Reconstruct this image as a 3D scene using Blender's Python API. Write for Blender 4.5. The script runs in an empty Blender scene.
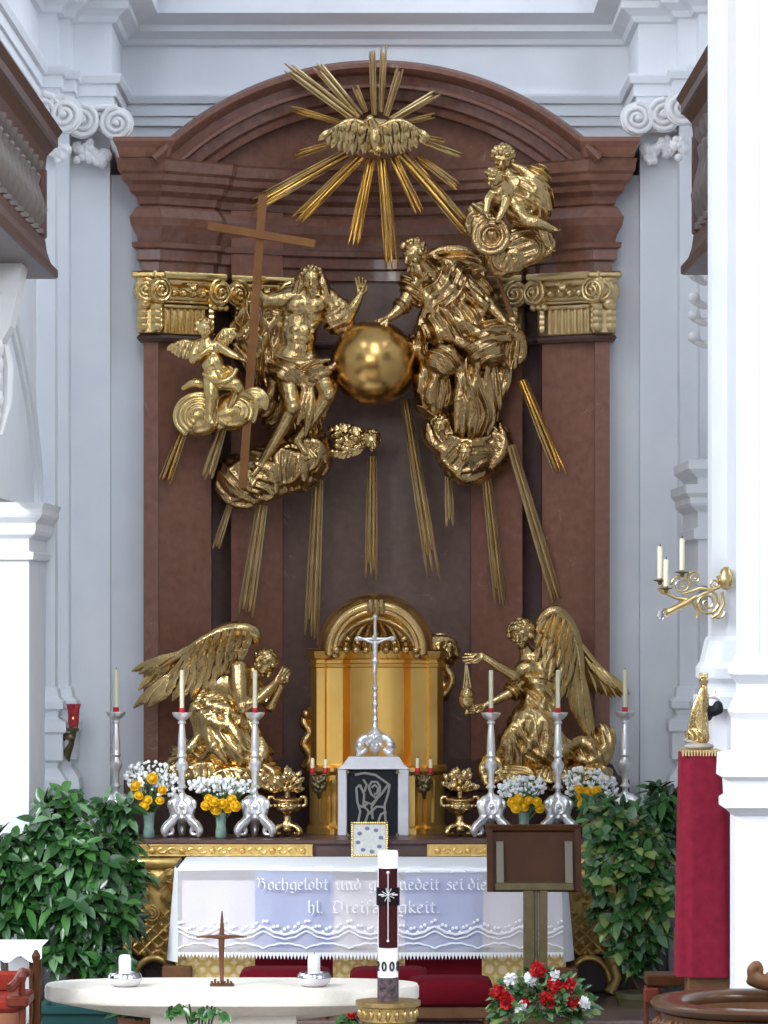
import bpy, math, random
import numpy as np
from mathutils import Vector, Matrix
random.seed(7)
D, F, ZC, HY, CX = 30.0, 3900.0, 3.3, 600.0, 384.0      # camera distance to y=0, focal length in px, eye height, horizon row
col = bpy.context.scene.collection
PI = math.pi
def S(y): return F / (D + y)                             # pixels per metre at depth y
def W(px, py, y):                                        # photo position at depth y -> world point
    s = S(y); return Vector(((px - CX) / s, y, ZC - (py - HY) / s))
def X(px, y): return (px - CX) / S(y)
def Z(py, y): return ZC - (py - HY) / S(y)
def lerp(a, b, t): return a + (b - a) * t
# ------------------------------------------------------------------ materials
MATS = {}
def mat(name, c, rough=.5, metal=0., c2=None, ns=8., amt=1., bump=0., bs=60., bdist=.01, trans=0., alpha=1., emit=None, es=0., spec=.5, coat=0., detail=4., sheen=0.):
    m = bpy.data.materials.new(name); m.use_nodes = True
    nt = m.node_tree; b = nt.nodes['Principled BSDF']; L = nt.links.new
    b.inputs['Base Color'].default_value = (*c, 1); b.inputs['Roughness'].default_value = rough
    b.inputs['Metallic'].default_value = metal; b.inputs['Specular IOR Level'].default_value = spec
    b.inputs['Transmission Weight'].default_value = trans; b.inputs['Alpha'].default_value = alpha
    b.inputs['Coat Weight'].default_value = coat; b.inputs['Sheen Weight'].default_value = sheen
    if emit: b.inputs['Emission Color'].default_value = (*emit, 1); b.inputs['Emission Strength'].default_value = es
    tc = nt.nodes.new('ShaderNodeTexCoord')
    if c2:
        n = nt.nodes.new('ShaderNodeTexNoise'); n.inputs['Scale'].default_value = ns; n.inputs['Detail'].default_value = detail
        L(tc.outputs['Object'], n.inputs['Vector'])
        r = nt.nodes.new('ShaderNodeValToRGB'); r.color_ramp.elements[0].position = .5 - .22 / amt; r.color_ramp.elements[1].position = .5 + .22 / amt
        r.color_ramp.elements[0].color = (*c, 1); r.color_ramp.elements[1].color = (*c2, 1)
        L(n.outputs['Fac'], r.inputs['Fac']); L(r.outputs['Color'], b.inputs['Base Color'])
    if bump:
        n = nt.nodes.new('ShaderNodeTexNoise'); n.inputs['Scale'].default_value = bs; n.inputs['Detail'].default_value = 3
        L(tc.outputs['Object'], n.inputs['Vector'])
        bn = nt.nodes.new('ShaderNodeBump'); bn.inputs['Strength'].default_value = bump; bn.inputs['Distance'].default_value = bdist
        L(n.outputs['Fac'], bn.inputs['Height']); L(bn.outputs['Normal'], b.inputs['Normal'])
    MATS[name] = m; return m
PLASTER = mat('white_plaster', (.80, .82, .85), .7, c2=(.74, .77, .81), ns=3, bump=.08, bs=25)
STUCCO = mat('stucco', (.84, .83, .82), .6, c2=(.78, .78, .79), ns=6)
GOLD = mat('gilding', (.70, .51, .235), .23, 1., c2=(.49, .335, .145), ns=9, bump=.35, bs=38, bdist=.011)
GOLDT = mat('tarnished_gilding', (.60, .415, .19), .21, 1., c2=(.40, .26, .115), ns=7, bump=.4, bs=34, bdist=.012)
GOLDC = mat('carved_gilding', (.80, .56, .20), .35, .7, c2=(.66, .42, .13), ns=12, bump=.3, bs=50, bdist=.006)
GOLDL = mat('pale_gilding', (.84, .63, .29), .24, 1., c2=(.72, .50, .19), ns=10, bump=.2, bs=50, bdist=.005)
GOLDW = mat('worn_gilding', (.76, .59, .32), .4, .9, c2=(.60, .44, .21), ns=8, bump=.3, bs=60, bdist=.006)
BRASS = mat('brass_sheet', (.93, .62, .20), .38, 1., c2=(.82, .50, .13), ns=4, bump=.06, bs=12)
CROSSG = mat('gilded_wood', (.25, .115, .042), .45, .75, c2=(.19, .08, .03), ns=10)
SILVER = mat('silver', (.93, .93, .93), .3, .75, bump=.2, bs=70, bdist=.004)
DKBRASS = mat('aged_brass', (.22, .18, .09), .4, .75, c2=(.15, .12, .06), ns=10)
WAX = mat('wax', (.86, .80, .56), .45)
WAXW = mat('white_wax', (.90, .90, .86), .45)
REDP = mat('red_sleeve', (.62, .02, .03), .4)
VELVET = mat('red_velvet', (.10, .003, .008), .9, spec=.1, c2=(.12, .004, .01), ns=14)
DRAPE = mat('crimson_damask', (.225, .014, .034), .75, c2=(.165, .009, .022), ns=18, spec=.12, bump=.15, bs=120)
WOOD = mat('dark_wood', (.085, .030, .010), .38, c2=(.05, .018, .007), ns=5, spec=.1)
OAK = mat('brown_oak', (.16, .075, .033), .45, c2=(.09, .04, .018), ns=6, bump=.2, bs=40, spec=.25)
REDWOOD = mat('reddish_wood', (.15, .03, .016), .4, c2=(.09, .018, .01), ns=6, spec=.2)
STONE = mat('pale_stone', (.74, .70, .62), .5, c2=(.66, .62, .54), ns=30, bump=.1, bs=80)
WMARBLE = mat('white_marble', (.74, .73, .75), .35, c2=(.62, .61, .64), ns=9)
BLACKST = mat('black_slate', (.012, .014, .018), .5, spec=.2)
GREYREL = mat('grey_relief', (.26, .25, .23), .5)
BLUSH = mat('linen', (.90, .93, .97), .8, spec=.1)
TERRA = mat('terracotta', (.30, .12, .06), .7)
TEAL = mat('teal_glaze', (.014, .06, .06), .35, spec=.25)
def marble(name, a, b_, vein=True, rough=.36):
    m = mat(name, a, rough, c2=b_, ns=16, detail=8, spec=.3, coat=.0)
    nt = m.node_tree; L = nt.links.new; p = nt.nodes['Principled BSDF']; src = p.inputs['Base Color'].links[0].from_socket
    tc = [n for n in nt.nodes if n.type == 'TEX_COORD'][0]
    if vein:
        n = nt.nodes.new('ShaderNodeTexNoise'); n.inputs['Scale'].default_value = 3.2; n.inputs['Detail'].default_value = 5; n.inputs['Distortion'].default_value = .8
        r = nt.nodes.new('ShaderNodeValToRGB'); e = r.color_ramp.elements
        e[0].position = .50; e[0].color = (0, 0, 0, 1); e[1].position = .506; e[1].color = (1, 1, 1, 1)
        e2 = r.color_ramp.elements.new(.512); e2.color = (0, 0, 0, 1)
        n2 = nt.nodes.new('ShaderNodeTexNoise'); n2.inputs['Scale'].default_value = 4.5
        r2 = nt.nodes.new('ShaderNodeValToRGB'); r2.color_ramp.elements[0].position = .60; r2.color_ramp.elements[1].position = .68
        mu = nt.nodes.new('ShaderNodeMath'); mu.operation = 'MULTIPLY'
        mu2 = nt.nodes.new('ShaderNodeMath'); mu2.operation = 'MULTIPLY'; mu2.inputs[1].default_value = .55
        mx = nt.nodes.new('ShaderNodeMix'); mx.data_type = 'RGBA'; mx.inputs[7].default_value = (.5, .42, .40, 1)
        L(tc.outputs['Object'], n.inputs['Vector']); L(tc.outputs['Object'], n2.inputs['Vector'])
        L(n.outputs['Fac'], r.inputs['Fac']); L(n2.outputs['Fac'], r2.inputs['Fac'])
        L(r.outputs['Color'], mu.inputs[0]); L(r2.outputs['Color'], mu.inputs[1]); L(mu.outputs[0], mu2.inputs[0])
        L(mu2.outputs[0], mx.inputs[0]); L(src, mx.inputs[6]); L(mx.outputs[2], p.inputs['Base Color'])
    return m
MARB = marble('red_brown_marble', (.275, .128, .086), (.205, .092, .062))
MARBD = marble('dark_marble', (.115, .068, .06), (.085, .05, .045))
MARBP = marble('polished_marble', (.235, .108, .074), (.16, .072, .05), True, .17); MARBP.node_tree.nodes['Principled BSDF'].inputs['Specular IOR Level'].default_value = .5
MARBC = marble('grey_brown_marble', (.205, .128, .103), (.155, .094, .076))
MARBB = marble('balcony_marble', (.12, .062, .048), (.075, .038, .03), False, .4)
# ------------------------------------------------------------------ objects
def tag(o, label=None, cat=None, group=None, kind=None):
    for k, v in (('label', label), ('category', cat), ('group', group), ('kind', kind)):
        if v: o[k] = v
    return o
def thing(name, label, cat, loc=(0, 0, 0), group=None):
    o = bpy.data.objects.new(name, None); col.objects.link(o); o.location = loc
    return tag(o, label, cat, group)
def wloc(o):
    v = Vector((0, 0, 0))
    while o is not None: v += Vector(o.location); o = o.parent
    return v
def copy_tree(o, parent=None):
    c = o.copy(); col.objects.link(c); c.parent = parent
    for ch in list(o.children): copy_tree(ch, c)
    return c
def mesh_obj(name, verts, faces, material, parent=None, smooth=True, angle=None):
    base = wloc(parent) if parent is not None else Vector((0, 0, 0))
    me = bpy.data.meshes.new(name)
    v = np.asarray(verts, dtype=np.float32).reshape(-1, 3) - np.array(base, dtype=np.float32)
    if isinstance(faces, np.ndarray):
        n = len(faces); me.vertices.add(len(v)); me.vertices.foreach_set('co', v.ravel())
        me.loops.add(n * 4); me.loops.foreach_set('vertex_index', faces.astype(np.int32).ravel())
        me.polygons.add(n); me.polygons.foreach_set('loop_start', np.arange(0, n * 4, 4, dtype=np.int32))
        me.update(calc_edges=True); me.validate()
    else:
        me.from_pydata(v.tolist(), [], faces); me.update()
    me.polygons.foreach_set('use_smooth', [smooth] * len(me.polygons))
    mats = material if isinstance(material, (list, tuple)) else [material]
    for m in mats: me.materials.append(m)
    if smooth and angle: me.set_sharp_from_angle(angle=math.radians(angle))
    o = bpy.data.objects.new(name, me); col.objects.link(o); o.parent = parent
    return o
def catmull(P, n=6):
    P = [np.array(p, dtype=float) for p in P]
    if len(P) < 3: return P
    Q = [2 * P[0] - P[1]] + P + [2 * P[-1] - P[-2]]; out = []
    for i in range(1, len(Q) - 2):
        a, b, c, d = Q[i - 1:i + 3]
        for j in range(n):
            t = j / n
            out.append(.5 * ((2 * b) + (c - a) * t + (2 * a - 5 * b + 4 * c - d) * t * t + (3 * b - a - 3 * c + d) * t ** 3))
    out.append(P[-1]); return out
class MB:
    def __init__(s): s.v = []; s.f = []; s.mi = []
    def add(s, vs, fs, mi=0):
        b = len(s.v); s.v += [tuple(v) for v in vs]; s.f += [tuple(i + b for i in f) for f in fs]; s.mi += [mi] * len(fs); return s
    def box(s, lo, hi, mi=0, bev=0.):
        x0, y0, z0 = lo; x1, y1, z1 = hi
        if bev:
            b = min(bev, (x1 - x0) / 3, (y1 - y0) / 3, (z1 - z0) / 3)
            R = []
            for z, i in ((z0, b), (z0 + b, 0), (z1 - b, 0), (z1, b)):
                c = b
                R.append([(x0 + i + c, y0 + i, z), (x1 - i - c, y0 + i, z), (x1 - i, y0 + i + c, z), (x1 - i, y1 - i - c, z), (x1 - i - c, y1 - i, z), (x0 + i + c, y1 - i, z), (x0 + i, y1 - i - c, z), (x0 + i, y0 + i + c, z)])
            return s.rings(R, True, mi)
        return s.add([(x0, y0, z0), (x1, y0, z0), (x1, y1, z0), (x0, y1, z0), (x0, y0, z1), (x1, y0, z1), (x1, y1, z1), (x0, y1, z1)],
                     [(0, 3, 2, 1), (4, 5, 6, 7), (0, 1, 5, 4), (1, 2, 6, 5), (2, 3, 7, 6), (3, 0, 4, 7)], mi)
    def rings(s, R, caps=True, mi=0):
        n = len(R[0]); vs = [p for r in R for p in r]; fs = []
        for i in range(len(R) - 1):
            for j in range(n):
                k = (j + 1) % n; fs.append((i * n + j, i * n + k, (i + 1) * n + k, (i + 1) * n + j))
        if caps: fs.append(tuple(reversed(range(n)))); fs.append(tuple((len(R) - 1) * n + j for j in range(n)))
        return s.add(vs, fs, mi)
    def lathe(s, c, prof, n=24, mi=0, lobes=0, la=0.):
        R = []
        for r, z in prof:
            R.append([(c[0] + r * (1 + la * math.cos(lobes * 2 * PI * j / n)) * math.cos(2 * PI * j / n), c[1] + r * (1 + la * math.cos(lobes * 2 * PI * j / n)) * math.sin(2 * PI * j / n), c[2] + z) for j in range(n)])
        return s.rings(R, True, mi)
    def tube(s, pts, rad, n=8, mi=0, caps=True, flat=1., ref=(0, 1, 0)):
        pts = [Vector(p) for p in pts]; R = []
        if not hasattr(rad, '__len__'): rad = [rad] * len(pts)
        for i, p in enumerate(pts):
            t = (pts[min(i + 1, len(pts) - 1)] - pts[max(i - 1, 0)]).normalized()
            u = Vector(ref) - t * t.dot(Vector(ref))
            if u.length < 1e-4: u = Vector((1, 0, 0)) - t * t.x
            u.normalize(); w = t.cross(u)
            R.append([p + (u * math.cos(2 * PI * j / n) * flat + w * math.sin(2 * PI * j / n)) * rad[i] for j in range(n)])
        return s.rings(R, caps, mi)
    def ball(s, c, r, nu=10, nv=7, mi=0):
        if not hasattr(r, '__len__'): r = (r, r, r)
        R = []
        for i in range(nv + 1):
            a = PI * (i + .02) / (nv + .04); R.append([(c[0] + r[0] * math.sin(a) * math.cos(2 * PI * j / nu), c[1] + r[1] * math.sin(a) * math.sin(2 * PI * j / nu), c[2] - r[2] * math.cos(a)) for j in range(nu)])
        return s.rings(R, True, mi)
    def loft(s, path, prof, closed=False, mi=0, caps=False):
        # path: plan points left to right (interior on the right hand); prof: (offset towards the interior, z)
        n = len(path); P = [np.array(p, dtype=float) for p in path]; N = []
        for i in range(n):
            a = P[i - 1] if (i > 0 or closed) else None; b = P[(i + 1) % n] if (i < n - 1 or closed) else None
            ns = []
            if a is not None: d = P[i] - a; d /= np.hypot(*d); ns.append(np.array((d[1], -d[0])))
            if b is not None: d = b - P[i]; d /= np.hypot(*d); ns.append(np.array((d[1], -d[0])))
            if len(ns) == 1: N.append(ns[0])
            else:
                m = ns[0] + ns[1]; l = np.hypot(*m)
                if l < .2: N.append(ns[0])
                else: m /= l; N.append(m / max(.35, m.dot(ns[0])))
        vs = []; fs = []
        for o, z in prof:
            for i in range(n): q = P[i] + N[i] * o; vs.append((q[0], q[1], z))
        for k in range(len(prof) - 1):
            for i in range(n if closed else n - 1):
                j = (i + 1) % n; fs.append((k * n + i, k * n + j, (k + 1) * n + j, (k + 1) * n + i))
        if caps: fs.append(tuple(reversed(range(n)))); fs.append(tuple((len(prof) - 1) * n + j for j in range(n)))
        return s.add(vs, fs, mi)
    def feather(s, a, b, w, bend=(0, 0, 0), nrm=(0, -1, 0), th=.25, n=7, mi=0):
        a, b, nrm, bend = Vector(a), Vector(b), Vector(nrm), Vector(bend); R = []
        d = (b - a).normalized(); side = d.cross(nrm).normalized(); nn = side.cross(d)
        for i in range(n):
            t = i / (n - 1); p = a.lerp(b, t) + bend * (4 * t * (1 - t))
            ww = w * (.45 + .55 * min(1, t * 3)) * math.sqrt(max(.02, 1 - max(0, (t - .6) / .4) ** 2))
            R.append([p - side * ww, p + nn * ww * th, p + side * ww, p - nn * ww * th * .6])
        return s.rings(R, True, mi)
    def build(s, name, material, parent=None, smooth=True, angle=35):
        o = mesh_obj(name, s.v, s.f, material, parent, smooth, angle)
        if any(s.mi): o.data.polygons.foreach_set('material_index', s.mi)
        return o
def struct(name, mb, m, smooth=False):
    return tag(mb.build(name, m, None, smooth), kind='structure')
# ------------------------------------------------------------------ sculpting by distance fields
def surface_nets(d, org, h):
    s = d < 0; n = np.array(d.shape) - 1
    C = [(i, j, k) for i in (0, 1) for j in (0, 1) for k in (0, 1)]
    cnt = np.zeros(n, np.int8)
    for c in C: cnt += s[c[0]:c[0] + n[0], c[1]:c[1] + n[1], c[2]:c[2] + n[2]]
    act = (cnt > 0) & (cnt < 8); cells = np.argwhere(act)
    idx = np.full(n, -1, np.int32); idx[act] = np.arange(len(cells))
    acc = np.zeros((len(cells), 3), np.float32); w = np.zeros(len(cells), np.float32)
    val = {c: d[cells[:, 0] + c[0], cells[:, 1] + c[1], cells[:, 2] + c[2]] for c in C}
    for a in C:
        for ax in range(3):
            if a[ax] == 0:
                b = list(a); b[ax] = 1; b = tuple(b)
                va, vb = val[a], val[b]; m = (va < 0) != (vb < 0)
                t = np.where(m, va / np.where(m, va - vb, 1), 0)
                p = np.tile(np.array(a, np.float32), (len(cells), 1)); p[:, ax] = t
                acc[m] += p[m]; w[m] += 1
    V = (cells + acc / w[:, None]) * h + org
    Q = []
    for ax in range(3):
        o1, o2 = [(1, 2), (2, 0), (0, 1)][ax]
        sl0 = [slice(None)] * 3; sl1 = [slice(None)] * 3; sl0[ax] = slice(0, -1); sl1[ax] = slice(1, None)
        e0, e1 = s[tuple(sl0)], s[tuple(sl1)]; ch = np.argwhere(e0 != e1)
        ok = (ch[:, o1] > 0) & (ch[:, o2] > 0) & (ch[:, o1] < d.shape[o1] - 1) & (ch[:, o2] < d.shape[o2] - 1); ch = ch[ok]
        ins = e0[ch[:, 0], ch[:, 1], ch[:, 2]]; q = []
        for da, db in ((0, 0), (-1, 0), (-1, -1), (0, -1)):
            c = ch.copy(); c[:, o1] += da; c[:, o2] += db; q.append(idx[c[:, 0], c[:, 1], c[:, 2]])
        q = np.stack(q, 1); q[~ins] = q[~ins][:, ::-1]; Q.append(q)
    Q = np.concatenate(Q)
    # one pass of relaxation
    acc = np.zeros_like(V); w = np.zeros(len(V))
    for a, b in ((0, 1), (1, 2), (2, 3), (3, 0)):
        np.add.at(acc, Q[:, a], V[Q[:, b]]); np.add.at(w, Q[:, a], 1); np.add.at(acc, Q[:, b], V[Q[:, a]]); np.add.at(w, Q[:, b], 1)
    V = V * .55 + (acc / np.maximum(w, 1)[:, None]) * .45
    return V, Q[:, ::-1]
class Clay:
    """Figures are laid out in photo pixels (px, py) with q = pixels towards the viewer, then turned into real metres around depth y0."""
    def __init__(s, y0, h=.0048): s.y0 = y0; s.h = h; s.sc = S(y0); s.P = []
    def p(s, a): return np.array(W(a[0], a[1], s.y0 - a[2] / s.sc))
    def tube(s, pts, k=3., sub=False, n=5, fold=None, curve=True):
        pts = [tuple(map(float, p)) for p in pts]
        if curve and len(pts) > 2: pts = catmull(pts, n)
        s.P.append(('t', [(s.p(q), q[3] / s.sc) for q in pts], k / s.sc, sub, fold)); return s
    def ridge(s, pts, k=4., sink=.3, g=1.15, n=5):
        """a drapery fold lying on the front surface modelled so far"""
        s.P.append(('r', catmull([tuple(map(float, p)) for p in pts], n), k / s.sc, False, None, sink, g)); return s
    def cap(s, a, b, ra, rb, k=3., sub=False, fold=None): return s.tube([(*a, ra), (*b, rb)], k, sub, fold=fold)
    def ell(s, c, r, rot=0., k=4., sub=False, fold=None, tilt=0.):
        a, t = math.radians(rot), math.radians(tilt)      # rot: clockwise in the picture; tilt: about the long picture axis
        R = np.array(((math.cos(a), 0, -math.sin(a)), (0, 1, 0), (math.sin(a), 0, math.cos(a))))
        if tilt: R = R @ np.array(((1, 0, 0), (0, math.cos(t), -math.sin(t)), (0, math.sin(t), math.cos(t))))
        s.P.append(('e', s.p(c), np.array((r[0], r[2], r[1])) / s.sc, R, k / s.sc, sub, fold)); return s
    def ball(s, c, r, k=3., sub=False): return s.ell(c, (r, r, r), 0, k, sub)
    def _fold(s, d, X_, Y_, Z_, fold):
        amp, wl, ang, warp = fold[:4]; ph = fold[4] if len(fold) > 4 else 0.
        a = math.radians(ang); sc = s.sc; f = 2 * PI * sc / wl
        nz = np.sin(X_ * sc / 17 + 1.3 + ph) * np.sin(Z_ * sc / 13 + .7) + .6 * np.sin(Z_ * sc / 8 + X_ * sc / 11 + ph) + .5 * np.sin(Y_ * sc / 9 + Z_ * sc / 15)
        u = (X_ * math.cos(a) + Z_ * math.sin(a) + Y_ * .4) * f + nz * warp + ph
        r = np.sin(u) + .35 * np.sin(2.3 * u + nz)
        return d - (r * amp / sc)
    def build(s, name, material, parent=None, smooth=True):
        lo = np.full(3, 1e9); hi = -lo
        for p in s.P:
            if p[0] == 't' and not p[3]:
                for c, r in p[1]: lo = np.minimum(lo, c - r); hi = np.maximum(hi, c + r)
            elif p[0] == 'e' and not p[5]: lo = np.minimum(lo, p[1] - p[2].max()); hi = np.maximum(hi, p[1] + p[2].max())
        h = s.h; lo -= 5 / s.sc; hi += 5 / s.sc
        n = np.ceil((hi - lo) / h).astype(int) + 1
        d = np.full(n, 1., np.float32)
        def box(a, b):
            i0 = np.clip(np.floor((a - lo) / h).astype(int), 0, n); i1 = np.clip(np.ceil((b - lo) / h).astype(int) + 1, 0, n)
            sl = tuple(slice(i, j) for i, j in zip(i0, i1))
            g = [np.arange(i0[q], i1[q], dtype=np.float32) * h + lo[q] for q in range(3)]
            return sl, g[0][:, None, None].astype(np.float32), g[1][None, :, None].astype(np.float32), g[2][None, None, :].astype(np.float32)
        for p in s.P:
            if p[0] == 'r':
                pts = []; ys = []
                for q in p[1]:
                    w_ = s.p(q); i, j_ = int(round((w_[0] - lo[0]) / h)), int(round((w_[2] - lo[2]) / h)); y = None
                    if 0 <= i < n[0] and 0 <= j_ < n[2]:
                        ins = np.nonzero(d[i, :, j_] < 0)[0]
                        if len(ins): y = lo[1] + ins[0] * h
                    pts.append(w_); ys.append(y)
                good = [y for y in ys if y is not None]
                if not good: continue
                last = good[0]; yy = []
                for y in ys: last = y if y is not None else last; yy.append(last)
                m_ = len(yy); yy = [sum(yy[max(0, a - 2):a + 3]) / len(yy[max(0, a - 2):a + 3]) for a in range(m_)]
                seg = []
                for t, (w_, y, q) in enumerate(zip(pts, yy, p[1])):
                    e = min(1., .35 + 2.2 * min(t, m_ - 1 - t) / m_); r = q[3] * p[6] * e / s.sc
                    seg.append((np.array((w_[0], y + r * p[5], w_[2])), r))
                p = ('t', seg, p[2], False, None)
            k, sub, fold = p[-3], p[-2], p[-1]; pad = max(k, 3 * h) + (abs(fold[0]) * 1.4 / s.sc if fold else 0)
            if p[0] == 't':
                A = np.array([c - r for c, r in p[1]]).min(0) - pad; B = np.array([c + r for c, r in p[1]]).max(0) + pad
                sl, gx, gy, gz = box(A, B)
                dp = np.full(d[sl].shape, 1., np.float32)
                seg = p[1] if len(p[1]) > 1 else [p[1][0], p[1][0]]
                for (a, ra), (b, rb) in zip(seg[:-1], seg[1:]):
                    A2 = np.minimum(a - ra, b - rb) - pad; B2 = np.maximum(a + ra, b + rb) + pad
                    s2, hx, hy, hz = box(A2, B2)
                    rel = tuple(slice(q.start - w.start, q.stop - w.start) for q, w in zip(s2, sl))
                    ab = b - a; L2 = max(ab.dot(ab), 1e-12)
                    t = np.clip(((hx - a[0]) * ab[0] + (hy - a[1]) * ab[1] + (hz - a[2]) * ab[2]) / L2, 0, 1)
                    dd = np.sqrt((hx - a[0] - t * ab[0]) ** 2 + (hy - a[1] - t * ab[1]) ** 2 + (hz - a[2] - t * ab[2]) ** 2) - (ra + (rb - ra) * t)
                    dp[rel] = np.minimum(dp[rel], dd)
            else:
                c, r, R = p[1], p[2], p[3]; m = r.max() + pad
                sl, gx, gy, gz = box(c - m, c + m)
                x, y, z = gx - c[0], gy - c[1], gz - c[2]
                u = [(x * R[0, i] + y * R[1, i] + z * R[2, i]) for i in range(3)]
                k0 = np.sqrt(sum((u[i] / r[i]) ** 2 for i in range(3))); k1 = np.sqrt(sum((u[i] / r[i] ** 2) ** 2 for i in range(3)))
                dp = k0 * (k0 - 1) / np.maximum(k1, 1e-6)
            if fold: dp = s._fold(dp, gx, gy, gz, fold)
            cur = d[sl]
            if sub:
                hh = np.maximum(k - np.abs(cur + dp), 0) / k; d[sl] = np.maximum(cur, -dp) + hh * hh * k * .25
            else:
                hh = np.maximum(k - np.abs(cur - dp), 0) / k; d[sl] = np.minimum(cur, dp) - hh * hh * k * .25
        V, Q = surface_nets(d, lo, h)
        return mesh_obj(name, V, Q, material, parent, smooth)
    # ---- anatomy helpers (all in picture pixels)
    def frame(s, fwd, up):
        f = np.array(fwd, float); f /= np.linalg.norm(f); u = np.array(up, float); u -= f * u.dot(f); u /= np.linalg.norm(u)
        return f, u, np.cross(u, f)
    def head(s, c, r, fwd, up, curls=40, hair=1., beard=False, seed=1, long=0):
        f, u, w = s.frame(fwd, up); c = np.array(c, float); g = lambda a, b, e: tuple(c + (w * a + u * b + f * e) * r)
        s.ball(g(0, .15, -.1), r * .98, 2); s.cap(g(0, -.05, .22), g(0, -.78, .48), r * .72, r * .36, 2)
        s.cap(g(0, .2, .85), g(0, -.25, 1.12), r * .12, r * .2, 1.2)                       # nose
        for e in (-1, 1):
            s.ball(g(.36 * e, .1, 1.0), r * .2, 1., True)                                # eye sockets
            s.ball(g(.36 * e, .08, .72), r * .15, .6); s.cap(g(.12 * e, .33, .9), g(.6 * e, .3, .68), r * .1, r * .08, 1)
            s.ball(g(.52 * e, -.32, .55), r * .24, 1.5); s.ell(g(.92 * e, 0, -.02), (r * .16, r * .3, r * .16), 0, 1)
        s.cap(g(-.2, -.5, .98), g(.2, -.5, .98), r * .07, r * .07, .8, True)
        s.cap(g(-.17, -.6, .86), g(.17, -.6, .86), r * .1, r * .1, .8)
        rr = random.Random(seed)
        for i in range(int(curls * 1.8)):
            a = rr.uniform(0, 2 * PI); b = rr.uniform(-.5, 1.); e = math.sqrt(max(0, 1 - b * b))
            x, y, z = e * math.cos(a), b, e * math.sin(a)
            if z > .35 and y < .55: continue
            s.ball(g(x * 1.06, .15 + y * 1.06, -.1 + z * 1.02), r * rr.uniform(.15, .25) * hair, .6)
        if beard:
            for i in range(14): s.cap(g(rr.uniform(-.45, .45), -.6, .5), g(rr.uniform(-.55, .55), rr.uniform(-1.8, -1.2), rr.uniform(.3, .9)), r * .24, r * .09, .9)
        for i in range(long):
            a = rr.uniform(.7, 1.1) * rr.choice((-1, 1)); s.tube([(*g(a * .8, .3, -.2), r * .28), (*g(a * 1.2, -.5, rr.uniform(-.3, .3)), r * .26), (*g(a * 1.5, rr.uniform(-1.7, -1.2), rr.uniform(-.1, .4)), r * .14)], 1.)
    def hand(s, wr, d, nrm, size, curl=.5, thumb=1, spread=.12, r=1.35):
        # wr wrist, d pointing direction, nrm palm normal (fingers curl towards it)
        f, n, w = s.frame(d, nrm); wr = np.array(wr, float); g = lambda a, b, e: wr + (f * a + w * b + n * e) * size
        s.cap(g(.05, -.12, 0), g(.45, -.2, 0), size * .16, size * .13, 1.5); s.cap(g(.05, .12, 0), g(.45, .2, 0), size * .16, size * .13, 1.5)
        for i, (b, L) in enumerate(((-.27, .42), (-.09, .52), (.09, .5), (.27, .38))):
            p = g(.48, b, 0); a = spread * (i - 1.5); pts = [(*p, r)]; ang = curl * .5
            for sgl in (.45, .32, .27):
                p = p + (f * math.cos(ang) + n * math.sin(ang) + w * a) * L * size * sgl * 1.25; pts.append((*p, r * (.95 if sgl > .3 else .8))); ang += curl * .8
            s.tube(pts, .5, curve=False)
        p0 = g(.12, .26 * -thumb, .03); p1 = g(.34, .5 * -thumb, .14); p2 = g(.6, .52 * -thumb, .22)
        s.tube([(*p0, r * 1.35), (*p1, r * 1.1), (*p2, r * .85)], .8, curve=False)
    def foot(s, an, toe, r, up=(0, -1, .2)):
        f, u, w = s.frame(np.array(toe, float) - np.array(an, float), up); an = np.array(an, float); L = np.linalg.norm(np.array(toe, float) - an)
        g = lambda a, b, e: tuple(an + f * a * L + w * b * L + u * e * L)
        s.ball(g(-.12, 0, -.1), r * 1.05, 2); s.cap(g(0, 0, 0), g(.62, 0, -.12), r * .95, r * .75, 2)
        for i in range(5): s.cap(g(.6, (i - 2) * .11, -.14), g(.98 - .05 * i, (i - 2) * .13, -.18), r * .42, r * (.36 if i else .45), .6)
    def cloud(s, blobs, swirl=6, seed=1, k=4):
        rr = random.Random(seed)
        for (x, y, q, rx, ry, rq) in blobs: s.ell((x, y, q), (rx, ry, rq), 0, k, fold=(1.0, 9, rr.uniform(0, 180), 1.6, rr.uniform(0, 6)))
        for (x, y, q, rx, ry, rq) in blobs:
            for i in range(swirl):
                a0 = rr.uniform(0, 2 * PI); m = rr.uniform(.25, .8); sg = rr.choice((-1, 1)); pts = []
                for j in range(7):
                    t = j / 6; a = a0 + sg * t * 2.6; e = lerp(m, .95, t) * .95
                    u_, v_ = e * math.cos(a), e * math.sin(a); w_ = math.sqrt(max(.02, 1 - min(.98, u_ * u_ + v_ * v_)))
                    pts.append((x + rx * u_, y + ry * v_, q + rq * w_ * .97, lerp(2.6, 1.4, t)))
                s.tube(pts, 2.2, n=2)
    def curls(s, c, r, n, cr, seed=1):
        rr = random.Random(seed)
        for i in range(n):
            a = rr.uniform(0, 2 * PI); b = rr.uniform(-1, 1); e = math.sqrt(1 - b * b)
            s.ball((c[0] + r[0] * e * math.cos(a), c[1] + r[1] * b, c[2] + r[2] * abs(e * math.sin(a))), cr * rr.uniform(.7, 1.2), .8)
        return s
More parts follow.
